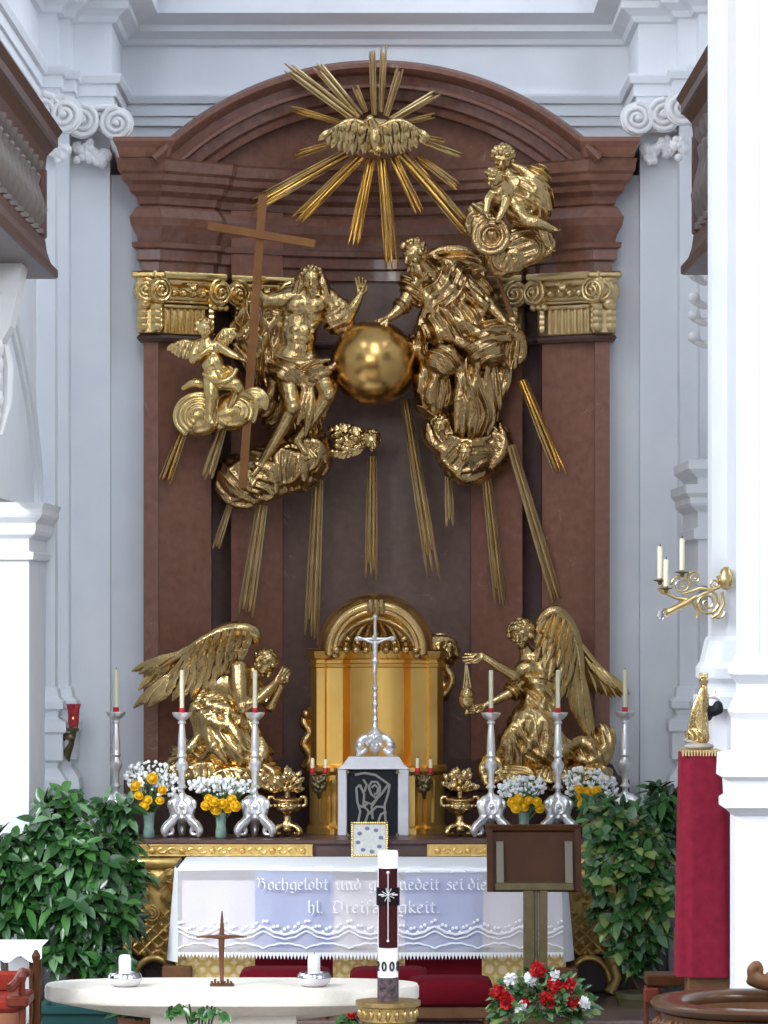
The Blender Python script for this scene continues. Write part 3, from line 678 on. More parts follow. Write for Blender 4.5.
for sg in (-1, 1):
    wg = Wing(-.42)
    X_ = lambda v: 375 + sg * v
    wg.row([(X_(7), 130, 4), (X_(26), 124, 8), (X_(42), 130, 6)], [(X_(10), 153, 4), (X_(30), 153, 8), (X_(56), 141, 4)], 10, 3.4, .5, 0, 1, 1)
    wg.row([(X_(6), 128, 7), (X_(26), 122, 11), (X_(40), 128, 8)], [(X_(9), 145, 8), (X_(28), 144, 12), (X_(48), 138, 6)], 9, 3.2, .6, 0, 1, 1.2)
    wg.row([(X_(6), 126, 10), (X_(24), 121, 13), (X_(36), 126, 10)], [(X_(8), 137, 11), (X_(26), 135, 14), (X_(42), 133, 8)], 8, 3., .7, 0, 1, 1)
    wg.arm([(X_(5), 128, 6, 3.5), (X_(22), 121, 10, 3.8), (X_(36), 126, 9, 3), (X_(50), 135, 5, 1.4)])
    wg.build('wing', GOLD, glory)
mb = MB(); mb.ball(W(375, 135, -.36), (.2, .06, .13), 14, 8); mb.build('glory_cloud', GOLDW, glory)
lower = [((184, 428), (164, 484), 13, 5, 'short bright ray at far left, below the cherub cloud', -.75), ((222, 430), (206, 481), 12, 4, 'short dull ray below the right side of the cherub cloud', -.7), ((230, 504), (215, 551), 8, 3, 'narrow short ray at the lower left end of the large cloud', -.55),
         ((262, 505), (245, 618), 16, 5, 'long leaning ray above the left kneeling angel', -.5), ((318, 480), (311, 646), 15, 5, 'long upright ray ending beside the tabernacle dome', -.38), ((372, 456), (371, 582), 13, 5, 'upright ray under the cherub head, right above the dome', -.36), ((405, 400), (435, 586), 14, 5, 'long leaning ray below the globe', -.36),
         ((448, 470), (450, 528), 9, 3, 'shortest ray hanging below the right cloud', -.36), ((486, 474), (501, 609), 13, 5, 'middle ray below the right cloud', -.4), ((511, 445), (559, 606), 12, 4, 'longest leaning ray from the right cloud to the angel', -.55), ((522, 380), (563, 479), 13, 5, 'bright ray right of the bearded figure', -.65)]
for i, (a, b, wd, n, lb, y) in enumerate(lower):
    mb = MB(); rods(mb, a, b, wd, n, y, y - .06, 30 + i)
    o = mb.build('gilded_ray', GOLDL if i in (0, 10) else GOLDW, None, False); tag(o, 'gilded ' + lb, 'ray', 'gilded rays under the clouds')
# ================================================================== globe
gm = mat('globe_gilding', (.70, .44, .15), .24, 1., c2=(.50, .29, .09), ns=6, bump=.06, bs=10)
c = W(373.5, 363, -.62); mb = MB(); mb.ball(c, .325, 48, 32)
tag(mb.build('globe', gm, None), 'large plain gilded globe between the two seated figures', 'globe')
# ================================================================== seated figure with the cross
fig = thing('seated_statue', 'gilded seated statue with bare chest and raised hand, beside the tall cross', 'statue', W(300, 470, -.4))
c = Clay(-.42, .0048)
Lb = lambda *a: a
c.ell((304, 310, 25), (23, 21, 13), 10, 6).ell((298, 334, 26), (19, 20, 12), 18, 7).ell((294, 356, 24), (22, 15, 13), 5, 6)          # chest, waist, pelvis
c.ell((296, 305, 36), (10, 8, 5), 10, 3).ell((315, 305, 36), (10, 8, 5), -8, 3)
for i in range(3): c.ell((295 + i, 330 + i * 9, 37 - i), (4.5, 4.2, 2.5), 0, 2).ell((305 - i, 331 + i * 9, 36 - i), (4.5, 4.2, 2.5), 0, 2)
for i in range(3): c.cap((286 + i * -1, 318 + i * 6, 33), (280 - i, 313 + i * 6, 24), 1.6, 1.4, 1.8); c.cap((313, 320 + i * 6, 34), (319 - i, 315 + i * 6, 25), 1.6, 1.4, 1.8)
c.cap((308, 297, 28), (311, 287, 32), 8, 6.5, 4).cap((288, 297, 25), (328, 298, 25), 9.5, 9, 6)
c.head((311, 279, 36), 10.5, (0, .28, 1), (0, -1, .25), 26, 1., True, 3, 12)
for sg in (-1, 1):
    for i in range(4): c.tube([(311 + sg * 8, 270 + i, 32, 3.4), (311 + sg * (12 + i), 283, 33 - i * 3, 3.2), (311 + sg * (14 + 1.4 * i), 296 + i * 2, 33 - i * 4, 2.4), (311 + sg * (12 + 2 * i), 304 + i * 3, 34 - i * 3, 1.4)], 1.2)
c.tube([(290, 297, 26, 9.5), (276, 300, 29, 8.5), (264, 301, 34, 7)], 4).tube([(264, 301, 34, 7), (259, 294, 38, 5.6), (256, 286, 42, 3.6)], 3)
c.hand((256, 286, 42), (.25, -1, .15), (.9, .1, .3), 14, .9, 1, .05, 1.5)
c.tube([(328, 297, 26, 9), (340, 308, 27, 8), (346, 319, 30, 7)], 4).tube([(346, 319, 30, 7), (354, 306, 34, 6), (360, 295, 36, 3.6)], 2)
c.hand((360, 294, 36), (.12, -1, .1), (-.5, .1, 1), 15, .25, -1, .13, 1.5)
c.tube([(286, 362, 24, 11), (288, 384, 42, 10), (292, 407, 50, 8)], 4).tube([(292, 407, 50, 8), (286, 420, 46, 7.6), (274, 442, 38, 6), (263, 461, 34, 4)], 3).ball((293, 408, 54), 6, 3)
c.foot((262, 463, 33), (249, 481, 42), 4.4, (.6, -.5, .7))
c.tube([(310, 364, 24, 11), (322, 380, 42, 10), (328, 393, 50, 8)], 4).tube([(328, 393, 50, 8), (322, 405, 46, 7.2), (309, 424, 38, 5.6), (298, 438, 34, 3.8)], 3).ball((329, 394, 54), 5.6, 3)
c.foot((297, 440, 33), (310, 460, 40), 4.4, (-.5, -.6, .7))
c.build('body', GOLD, fig)
c = Clay(-.42, .0048)
c.ell((297, 371, 30), (29, 13, 18), -4, 5, fold=(1.8, 10, 65, 1.3)).ell((285, 374, 40), (15, 11, 15), 10, 4, fold=(1.6, 8, 50, 1.2)).ell((316, 372, 40), (15, 11, 15), -10, 4, fold=(1.6, 8, 110, 1.2))
for pts in ([(268, 362, 36, 3), (284, 368, 54, 4), (304, 378, 54, 3.6), (322, 372, 54, 3)], [(270, 370, 38, 3), (286, 378, 57, 4), (304, 386, 50, 3)], [(276, 356, 36, 3), (296, 362, 48, 3.4), (316, 362, 52, 3.4), (330, 360, 40, 3)], [(302, 386, 50, 4), (316, 380, 58, 3.6), (332, 368, 42, 3.4), (338, 360, 34, 2.4)], [(306, 384, 50, 5), (303, 402, 42, 5), (298, 424, 32, 5)], [(312, 386, 46, 4.5), (311, 408, 36, 5), (306, 436, 26, 4)], [(272, 376, 36, 5), (272, 392, 26, 5), (264, 408, 20, 3.5)], [(324, 378, 46, 3), (334, 386, 36, 4), (330, 400, 26, 3)]):
    c.ridge(pts)
c.ell((304, 412, 22), (20, 26, 14), 0, 5, fold=(2, 9, 20, 1.6)).ell((276, 410, 16), (18, 20, 12), 20, 5, fold=(2, 8, -30, 1.4))
# cloak blown out behind the left arm
c.ell((262, 326, 16), (24, 34, 12), 18, 5, fold=(2.6, 11, 15, 1.5)).ell((252, 352, 14), (20, 28, 12), 10, 5, fold=(2.6, 10, 30, 1.4)).ell((274, 316, 18), (16, 20, 11), 0, 4, fold=(2, 8, 70, 1)).ell((268, 366, 14), (16, 26, 12), -8, 4, fold=(2.4, 9, 10, 1.4))
for pts in ([(284, 296, 24, 4), (262, 310, 26, 5), (244, 332, 24, 4.5), (234, 350, 18, 3)], [(286, 304, 24, 4), (270, 326, 26, 5), (258, 352, 22, 4.5), (254, 378, 16, 3)], [(276, 292, 22, 3.5), (254, 300, 22, 4), (240, 316, 20, 4), (232, 330, 20, 4), (242, 338, 24, 4), (250, 330, 24, 3)], [(282, 318, 24, 3.5), (276, 344, 24, 4.5), (266, 370, 18, 4), (268, 392, 12, 3)], [(246, 356, 18, 4), (252, 376, 16, 4), (248, 392, 10, 3)], [(250, 286, 18, 3), (240, 292, 18, 3.5), (238, 306, 18, 3)]):
    c.ridge(pts)
# cloak over the right upper arm
c.ell((337, 316, 26), (12, 18, 10), -24, 4, fold=(1.8, 8, -60, 1.2))
for pts in ([(330, 294, 30, 4), (342, 304, 36, 5), (350, 320, 34, 4.5), (346, 332, 28, 3)], [(328, 302, 32, 4), (336, 316, 38, 4.5), (342, 330, 32, 3.5)], [(326, 310, 30, 3.5), (331, 322, 34, 4), (338, 334, 28, 3)]): c.ridge(pts)
c.build('drapery', GOLDT, fig)
# cloud below
fig = thing('gilded_cloud', 'large gilded cloud under the feet of the bare-chested statue, cherub head at its right end', 'cloud', W(280, 490, -.3))
c = Clay(-.36, .0048)
c.cloud([(240, 480, 18, 25, 26, 20), (262, 474, 22, 28, 27, 22), (286, 464, 22, 28, 27, 22), (308, 452, 20, 24, 26, 20), (318, 464, 14, 14, 14, 12), (300, 478, 14, 20, 14, 12)], 2, 4, 5)
for pts in ([(256, 462, 40, 3), (272, 472, 48, 5), (276, 492, 40, 4)], [(282, 450, 38, 3), (298, 458, 46, 5), (304, 478, 38, 4), (296, 490, 30, 3)], [(300, 440, 34, 4), (318, 444, 38, 5), (326, 462, 30, 4)], [(228, 470, 30, 3), (246, 462, 38, 4), (262, 468, 44, 4)], [(236, 494, 36, 3), (256, 500, 36, 4), (280, 492, 36, 4), (298, 488, 28, 3)]):
    c.ridge(pts)
c.tube([(226, 468, 26, 2.5), (218, 484, 24, 3), (226, 500, 26, 3), (244, 506, 26, 3), (262, 500, 28, 2.5), (274, 486, 36, 2)], 2.5)
c.build('cloud_body', GOLDT, fig)
c = Clay(-.4, .0048); c.head((371, 441, 18), 9, (.5, .35, 1), (.1, -1, .3), 46, 1.15, False, 9); c.ell((350, 441, 8), (16, 12, 9), 0, 4).curls((348, 440, 12), (17, 12, 7), 40, 3.8, 5)
c.build('cherub_head', GOLD, fig)
for sg in (-1, 1):
    wg = Wing(-.4); wg.row([(362, 441 + sg * 4, 18), (346, 441 + sg * 9, 18), (334, 441 + sg * 10, 14)], [(356, 441 + sg * 14, 16), (342, 441 + sg * 18, 16), (328, 441 + sg * 14, 12)], 7, 3, bend=0); wg.build('cherub_wing', GOLD, fig)
# ================================================================== the tall cross
cr = thing('processional_cross', 'tall slanted plain gilded cross leaning in front of the bare-chested statue', 'cross', W(243, 490, -.85))
def beam(a, b, w, y0, y1, name, par):
    A, B = W(*a, y0), W(*b, y1); d = (B - A).normalized(); n = Vector((0, -1, 0)); s_ = d.cross(n).normalized(); n = s_.cross(d); w_ = w / S(y0) / 2
    R = [[p + s_ * w_ + n * w_ * .8, p - s_ * w_ + n * w_ * .8, p - s_ * w_ - n * w_ * .8, p + s_ * w_ - n * w_ * .8] for p in (A, B)]
    mb = MB(); mb.rings(R); return mb.build(name, CROSSG, par, False)
beam((242.5, 488), (263, 195), 8.5, -.84, -.86, 'upright', cr); beam((208, 226), (315, 244), 8, -.89, -.89, 'crossbar', cr)
# ================================================================== small cherub at left with its cloud
fig = thing('cherub_statue', 'small gilded cherub with folded arm standing on the left cloud under the capital', 'statue', W(210, 415, -.8))
c = Clay(-.85, .0048)
c.head((204, 329, 18), 8.4, (.15, .15, 1), (.05, -1, .1), 44, 1.1, False, 12)
c.cap((205, 337, 14), (206, 343, 13), 4, 4.5, 2).ell((207, 349, 13), (11.5, 10, 8), 10, 4).ell((212, 364, 14), (11.5, 12, 10), 14, 4).ell((219, 378, 14), (13, 11, 10), 20, 4)
c.tube([(198, 345, 13, 5.4), (194, 353, 15, 5), (193, 360, 18, 4.6)], 2).tube([(193, 360, 18, 4), (200, 356, 23, 3.4), (207, 350, 23, 2.4)], 1.5); c.hand((207, 350, 23), (1, -.4, 0), (0, .2, -1), 6, .3, 1, .1, 1.1)
c.tube([(217, 345, 13, 5.4), (224, 350, 16, 4.8), (231, 354, 18, 4.2), (239, 358, 20, 2.4)], 2); c.hand((239, 358, 20), (1, .4, .2), (0, 1, .3), 7, .3, 1, .12, 1.1)
c.tube([(211, 380, 16, 9), (211, 390, 20, 8), (212, 396, 21, 6.6)], 3).tube([(212, 396, 21, 6.6), (211, 406, 18, 6), (210, 413, 18, 3.4)], 2); c.foot((210, 414, 18), (210, 423, 23), 3, (0, -.4, 1))
c.tube([(224, 382, 16, 8.6), (234, 384, 20, 7), (238, 388, 20, 5.5)], 3).tube([(238, 388, 20, 5), (234, 398, 14, 4.4), (230, 406, 12, 3)], 2)
c.build('body', GOLDL, fig)
c = Clay(-.85, .0048); c.ell((222, 377, 15), (14, 10, 11), 25, 3, fold=(1.6, 6, 30, 1)); c.tube([(204, 374, 20, 2.4), (214, 381, 26, 3), (228, 380, 27, 3.2), (236, 370, 22, 2.6)], 2).tube([(226, 384, 22, 3), (240, 392, 18, 3.5), (252, 398, 12, 2.6)], 2); c.build('drapery', GOLDL, fig)
for A_, T_ in (([(196, 344, 8), (184, 342, 10), (174, 345, 10)], [(192, 360, 8), (180, 358, 10), (167, 350, 8)]), ([(216, 342, 6), (224, 331, 6), (229, 330, 4)], [(222, 350, 4), (230, 344, 6), (236, 336, 4)])):
    wg = Wing(-.85); wg.row(A_, T_, 8, 2.6); wg.row([(p[0], p[1] - 1, p[2] + 3) for p in A_], [((p[0] + q[0]) / 2, (p[1] + q[1]) / 2, p[2] + 3) for p, q in zip(T_, A_)], 7, 2.4); wg.arm([(*p, r) for p, r in zip(A_, (3, 3, 1.5))]); wg.build('wing', GOLDL, fig)
fig = thing('gilded_cloud', 'small swirled shell-like gilded cloud under the left cherub', 'cloud', W(210, 435, -.75))
c = Clay(-.78, .0048)
for (x, y, q, r_, ry) in ((197, 415, 8, 24, 22), (230, 412, 8, 24, 19), (252, 402, 4, 15, 14)): c.ell((x, y, q), (r_, ry, 14), 0, 4)
for (x, y, rx, ry, q0) in ((199, 416, 24, 22, 22), (236, 412, 20, 18, 20), (254, 402, 13, 13, 14)):
    for k in range(4):
        e = 1 - k * .21; pts = []
        for j in range(9):
            a = -.4 + j / 8 * 4.6; pts.append((x + rx * e * math.cos(a + 2.6), y + ry * e * math.sin(a + 2.6), 8 + (q0 - 8) * math.sqrt(max(0, 1 - (e * .93) ** 2)), 2.7 - .3 * k))
        c.tube(pts, 1.4, n=3)
c.tube([(184, 388, 8, 3.5), (194, 383, 12, 5), (206, 385, 12, 4)], 2)
c.build('cloud_body', GOLDL, fig)
# ================================================================== bearded figure leaning over the globe
fig = thing('robed_statue', 'gilded bearded seated statue in billowing robes, one hand on the globe', 'statue', W(460, 420, -.4))
c = Clay(-.42)
c.head((414, 254, 40), 12, (-.75, .45, .8), (-.2, -1, .25), 40, 1.05, True, 21)
for i in range(6): c.tube([(417 - i, 262, 44 - i * 2, 2.6), (420 - i * 1.5, 270, 46 - i, 2.4), (423 - i * 2.5, 278 - i, 44 - i, 1.2)], 1)
c.cap((420, 262, 32), (428, 272, 28), 7, 9, 4)
c.ell((441, 290, 22), (22, 26, 14), -35, 6)
c.tube([(420, 276, 26, 8.5), (411, 290, 28, 8), (404, 304, 32, 7)], 4).tube([(404, 304, 32, 7), (395, 313, 36, 5.5), (387, 319, 40, 3.8)], 2)
c.hand((387, 319, 41), (-1, .5, .12), (-.1, .9, -.6), 17, .35, -1, .16, 1.6)
c.tube([(466, 280, 24, 9), (480, 293, 30, 8), (487, 301, 34, 7)], 4).tube([(486, 300, 34, 6.4), (496, 312, 36, 5.4), (506, 323, 38, 3.8)], 2)
c.hand((506, 323, 38), (1, .2, .2), (-.2, 1, .3), 15, .8, 1, .1, 1.5)
c.build('body', GOLD, fig)
c = Clay(-.42)
R_ = lambda a, w=1.4: (2.2, 10, a, w)
c.ell((443, 290, 24), (25, 30, 17), -38, 6, fold=(2., 9, -40, 1.3))
c.ell((458, 270, 14), (28, 22, 13), 12, 6, fold=(2.4, 13, 75, 1.4)).ell((470, 292, 16), (17, 24, 13), -20, 5, fold=(2., 9, -50, 1.2))
for pts in ([(424, 258, 30, 4), (440, 250, 26, 4.5), (462, 250, 20, 4), (480, 258, 16, 3.5), (484, 274, 16, 3)], [(428, 266, 36, 4), (436, 284, 40, 4.5), (452, 304, 40, 4), (470, 322, 38, 4)], [(420, 276, 34, 3.5), (428, 300, 38, 4.5), (444, 320, 40, 4), (468, 340, 42, 4)], [(438, 268, 36, 3.5), (452, 288, 38, 4), (470, 302, 34, 4)], [(450, 262, 28, 3), (462, 276, 30, 4), (474, 288, 30, 4)], [(432, 256, 32, 3.5), (448, 262, 30, 3), (466, 266, 26, 3)]): c.ridge(pts)
# sleeves
c.ell((411, 290, 28), (9, 17, 11), 28, 4, fold=(1.6, 7, 60, 1)).ell((402, 306, 32), (9.5, 8, 9), 30, 3, fold=(1.4, 5, 40, .8)).ell((478, 296, 28), (13, 16, 12), -35, 4, fold=(1.8, 7, 40, 1)).tube([(468, 286, 32, 4), (480, 300, 40, 5), (486, 306, 40, 4)], 3).tube([(472, 310, 30, 4), (482, 312, 36, 4), (490, 304, 38, 3)], 3)
# lap and legs under the robe
c.ell((452, 326, 30), (32, 20, 18), 18, 6, fold=(2.2, 10, 25, 1.5)).ell((484, 336, 26), (34, 17, 17), 12, 6, fold=R_(100)).ell((508, 346, 20), (17, 24, 14), 0, 5, fold=R_(10))
c.ell((442, 362, 44), (17, 17, 15), 20, 6, fold=(1.2, 13, 50, 1.)).ell((432, 384, 32), (17, 28, 16), 6, 6, fold=R_(15)).ell((420, 352, 20), (10, 26, 10), 8, 5, fold=(1.6, 8, 0, 1)).ell((428, 402, 28), (13, 15, 13), 0, 5, fold=R_(60))
c.ell((486, 352, 44), (19, 15, 14), 0, 6, fold=(1.4, 11, 120, 1.2)).ell((474, 392, 28), (26, 46, 16), -3, 6, fold=(2.6, 11, 8, 1.2)).ell((498, 372, 22), (15, 30, 12), -10, 5, fold=R_(-12))
for pts in ([(440, 308, 40, 4), (460, 322, 46, 5), (484, 334, 46, 5), (510, 340, 36, 4)], [(430, 316, 38, 4), (446, 334, 48, 5), (470, 346, 52, 5), (494, 344, 50, 4)], [(450, 346, 54, 4), (462, 366, 52, 4.5), (458, 400, 44, 4.5), (456, 430, 36, 4)], [(478, 360, 54, 4.5), (474, 384, 48, 4), (466, 410, 42, 4.5), (462, 432, 38, 4)], [(490, 360, 52, 4.5), (486, 384, 46, 4), (490, 410, 38, 4), (488, 434, 32, 4)], [(500, 356, 46, 4), (508, 376, 34, 4), (500, 396, 28, 4), (497, 420, 24, 4)], [(424, 326, 28, 3.5), (416, 346, 28, 3.5), (424, 366, 34, 4), (418, 392, 32, 4)], [(438, 374, 52, 4), (430, 392, 46, 4.5), (434, 414, 38, 4)], [(506, 328, 30, 5), (520, 338, 24, 5), (522, 356, 18, 4), (512, 370, 18, 3)], [(430, 300, 26, 3), (422, 318, 24, 4), (418, 336, 24, 3)]): c.ridge(pts)
c.build('robe', GOLDT, fig)
sce = thing('gilded_sceptre', 'thin gilded sceptre with knob slanting beside the hand of the robed statue', 'sceptre', W(512, 316, -.75))
mb = MB(); A, B = W(495, 270, -.72), W(513, 320, -.74); mb.tube([A, A.lerp(B, .3), A.lerp(B, .7), B], [.012, .016, .022, .026], 8); mb.ball(A, .028, 10, 8); mb.build('shaft', CROSSG, sce)
mb = MB(); mb.ball(B, .035, 10, 8); mb.build('knob', GOLD, sce)
fig = thing('gilded_cloud', 'gilded cloud with cherub heads under the bearded robed statue', 'cloud', W(468, 470, -.3))
c = Clay(-.36)
c.cloud([(442, 432, 14, 20, 22, 17), (466, 452, 18, 30, 26, 20), (492, 446, 12, 20, 28, 16), (468, 468, 12, 24, 18, 14)], 2, 14, 5)
for pts in ([(428, 424, 26, 3), (432, 440, 32, 5), (446, 452, 34, 4)], [(448, 466, 30, 3), (466, 478, 34, 5), (484, 474, 28, 3)], [(500, 424, 22, 3), (504, 446, 24, 4.5), (492, 468, 24, 4)], [(450, 436, 32, 4), (470, 444, 40, 5), (490, 436, 32, 4)]): c.ridge(pts)
c.build('cloud_body', GOLDT, fig)
for x, y, sd in ((440, 424, 3), (465, 452, 5)):
    c = Clay(-.36); c.head((x, y, 36 if x < 450 else 42), 8, (-.2, .3, 1), (.1, -1, .2), 40, 1.1, False, sd); c.build('cherub_head', GOLDL, fig)
# ================================================================== angels at upper right on the cornice
fig = thing('cherub_statue', 'gilded cherub pair perched on a cloud at upper right, above the capital', 'statue', W(515, 250, -.8))
c = Clay(-.85)
c.head((503, 158, 22), 10.5, (-.2, .5, 1), (.1, -1, .2), 46, 1.15, False, 31)
c.head((494, 178, 32), 8.6, (-.6, .55, .8), (-.1, -1, .4), 40, 1.1, False, 32)
c.cap((505, 170, 14), (510, 180, 12), 7, 9, 4).ell((514, 190, 14), (15, 20, 12), -25, 5).ell((500, 192, 22), (11, 14, 10), -10, 5).ell((519, 210, 18), (14, 13, 12), 0, 5)
c.tube([(520, 212, 24, 8), (527, 220, 32, 7), (536, 222, 34, 6)], 3).tube([(536, 222, 34, 6), (546, 226, 32, 4.8), (552, 228, 30, 3)], 2); c.foot((551, 228, 30), (559, 229, 32), 2.8, (0, -1, .3))
c.tube([(533, 220, 22, 6), (541, 226, 26, 5.4), (544, 236, 26, 4.8), (548, 244, 24, 3)], 2); c.foot((548, 244, 24), (555, 250, 26), 2.8, (.4, -1, .3))
c.tube([(496, 190, 24, 5), (488, 200, 30, 4.4), (486, 212, 34, 3.6)], 2); c.hand((486, 212, 34), (0, 1, .2), (.8, 0, -.4), 8, .5, 1, .1, 1.2)
c.tube([(506, 200, 28, 5), (502, 212, 34, 4), (498, 220, 36, 3)], 2)
c.build('body', GOLD, fig)
c = Clay(-.85)
c.ell((528, 195, 16), (17, 32, 11), -28, 5, fold=(2.2, 9, 60, 1.2)).ell((540, 206, 14), (12, 20, 9), -18, 5, fold=(2, 7, 10, 1.2))
for pts in ([(512, 164, 22, 4), (526, 172, 26, 4.5), (536, 190, 26, 4.5), (546, 212, 20, 3)], [(518, 176, 26, 3.5), (528, 192, 28, 4), (534, 210, 24, 3)], [(508, 196, 30, 3.5), (520, 200, 30, 4), (530, 212, 28, 3)], [(534, 178, 20, 3), (544, 192, 20, 4), (549, 210, 14, 2.5)]): c.ridge(pts)
c.build('drapery', GOLD, fig)
c = Clay(-.8)
c.cloud([(520, 246, 10, 28, 20, 14), (508, 258, 10, 22, 16, 13), (484, 222, 6, 20, 20, 12), (540, 244, 6, 16, 16, 10), (504, 266, 8, 14, 12, 10)], 5, 33, 3)
c.ell((491, 236, 18), (19, 19, 12), 0, 3)
for k, rr in enumerate((17, 12)):
    c.tube([(491 + rr * math.cos(t), 236 + rr * math.sin(t), 28 + k * 1.5, 3 - k * .6) for t in np.linspace(.2 + k, 6.2 + k, 14)], 1.6, n=2)
c.ball((492, 235, 28), 6, 2)
c.tube([(474, 205, 14, 3), (482, 210, 20, 4), (492, 216, 26, 3)], 2)
c.build('cloud_body', GOLDT, fig)
# ================================================================== kneeling angel at left
def cloudbase(c, pts, seed): c.cloud(pts, 3, seed, 4)
fig = thing('angel_statue', 'gilded kneeling angel at left, bowed over clasped hands with wings spread to the left', 'statue', W(235, 785, -.8))
ya = -1.0
c = Clay(ya)
c.head((264, 664, 20), 11.5, (.6, 1, .25), (.7, -.6, .3), 60, 1.15, False, 41)
c.cap((254, 672, 14), (246, 677, 10), 7.5, 10, 4)
c.ell((230, 686, 8), (27, 22, 17), -18, 7).ell((219, 705, 6), (20, 20, 15), 0, 7).ell((243, 680, 12), (13, 14, 12), 0, 6)
c.tube([(239, 668, 24, 9.6), (240, 688, 29, 8.8), (243, 708, 31, 7)], 5).tube([(243, 708, 31, 6.6), (258, 699, 31, 5.8), (270, 688, 28, 4.4), (278, 680, 24, 3.4)], 3)
c.hand((277, 681, 25), (.75, -.75, 0), (-.3, -.3, -.9), 15, .35, 1, .09, 1.6)
c.tube([(256, 684, 4, 7), (266, 700, 6, 6.4), (270, 706, 8, 5.6)], 4).tube([(270, 706, 8, 5.6), (276, 694, 14, 4.6), (281, 684, 18, 3.2)], 2)
c.hand((281, 684, 17), (.35, -1, 0), (-.5, -.2, .8), 14, .3, -1, .09, 1.5)
c.tube([(196, 752, 10, 7), (182, 756, 12, 6), (172, 761, 10, 4.2)], 3); c.foot((172, 761, 10), (162, 770, 12), 4, (-.5, -.8, .4))
c.build('body', GOLD, fig)
c = Clay(ya)
c.ell((222, 722, 10), (29, 30, 22), -8, 7, fold=(1.8, 13, 20, 1.5)).ell((232, 748, 14), (32, 27, 24), 0, 7, fold=(2, 12, 35, 1.6)).ell((212, 706, 10), (22, 16, 18), 0, 5, fold=(1.8, 8, 100, 1.3)).ell((252, 756, 16), (20, 18, 20), 0, 5, fold=(2, 9, 60, 1.4)).ell((206, 754, 8), (28, 16, 16), -12, 5, fold=(2.2, 9, 50, 1.5)).ell((190, 756, 6), (20, 11, 12), -20, 4, fold=(1.8, 7, 60, 1.2))
for pts in ([(200, 698, 22, 3.5), (214, 706, 30, 4.5), (232, 712, 30, 4.5), (246, 722, 26, 4)], [(198, 708, 22, 3.5), (210, 720, 32, 5), (230, 728, 34, 5), (250, 742, 32, 4)], [(208, 726, 30, 4), (212, 744, 36, 5), (226, 762, 36, 4)], [(226, 716, 32, 3.5), (238, 738, 38, 5), (240, 764, 36, 4)], [(246, 716, 26, 4), (256, 734, 30, 5), (258, 756, 32, 5), (252, 768, 30, 4)], [(204, 690, 16, 4), (194, 710, 16, 4.5), (198, 736, 18, 4.5), (186, 754, 16, 4)], [(200, 734, 24, 4), (190, 748, 22, 4.5), (172, 756, 16, 3)], [(216, 742, 36, 4), (206, 756, 32, 4), (194, 766, 24, 4)], [(262, 738, 24, 4), (264, 754, 28, 4), (256, 770, 28, 3)]): c.ridge(pts)
c.build('robe', GOLD, fig)
c = Clay(ya); cloudbase(c, [(204, 776, 14, 26, 16, 20), (236, 778, 18, 30, 16, 22), (267, 778, 16, 16, 17, 18), (186, 772, 8, 18, 13, 14)], 43); c.tube([(262, 764, 30, 3), (274, 774, 32, 4), (268, 788, 32, 4), (256, 782, 34, 3)], 2); c.build('cloud_base', GOLD, fig)
wg = Wing(ya)
wg.row([(240, 646, 16), (220, 650, 20), (198, 660, 18), (182, 668, 12)], [(232, 672, 20), (206, 690, 18), (172, 702, 12), (133, 708, 8)], 11, 5.2, .5, 0, 2, 1.5)
wg.row([(246, 632, 12), (222, 634, 14), (196, 646, 12), (182, 654, 8)], [(196, 668, 10), (170, 676, 8), (150, 677, 6), (132, 671, 5)], 9, 4.6, .5, 0, 2, 1)
wg.row([(246, 640, 20), (224, 642, 25), (202, 652, 22), (186, 662, 16)], [(238, 668, 25), (212, 680, 25), (184, 688, 20), (160, 694, 13)], 15, 4., .6, 0, 1.5, 1.6)
wg.row([(248, 636, 24), (226, 636, 28), (204, 646, 25), (188, 656, 19)], [(243, 658, 29), (218, 666, 29), (192, 674, 24), (168, 680, 16)], 16, 3.6, .7, 0, 1.5, 1.6)
wg.row([(250, 632, 27), (230, 631, 31), (208, 640, 28), (190, 650, 22)], [(246, 648, 31), (224, 653, 32), (200, 660, 27), (178, 667, 19)], 17, 3.2, .8, 0, 1, 1.4)
wg.row([(250, 629, 29), (232, 628, 33), (210, 636, 30), (192, 646, 24)], [(246, 640, 32), (228, 642, 34), (206, 650, 30), (186, 656, 22)], 17, 2.9, .9, 0, 1, 1)
wg.arm([(256, 642, 20, 5), (254, 632, 26, 6.5), (240, 628, 28, 6.5), (222, 631, 27, 5.6), (200, 642, 24, 4.6), (180, 656, 18, 3), (160, 668, 12, 1.6)])
wg.build('wing', GOLD, fig)
wg = Wing(ya + .22)
wg.row([(250, 628, 4), (228, 626, 4), (200, 640, 2), (178, 656, 0)], [(226, 652, 0), (190, 664, 0), (158, 680, 0), (138, 690, 0)], 12, 5, .35, 0, 2); wg.arm([(252, 630, 6, 5), (232, 626, 6, 5), (202, 639, 4, 4), (178, 655, 2, 2)]); wg.build('wing', GOLDL, fig)
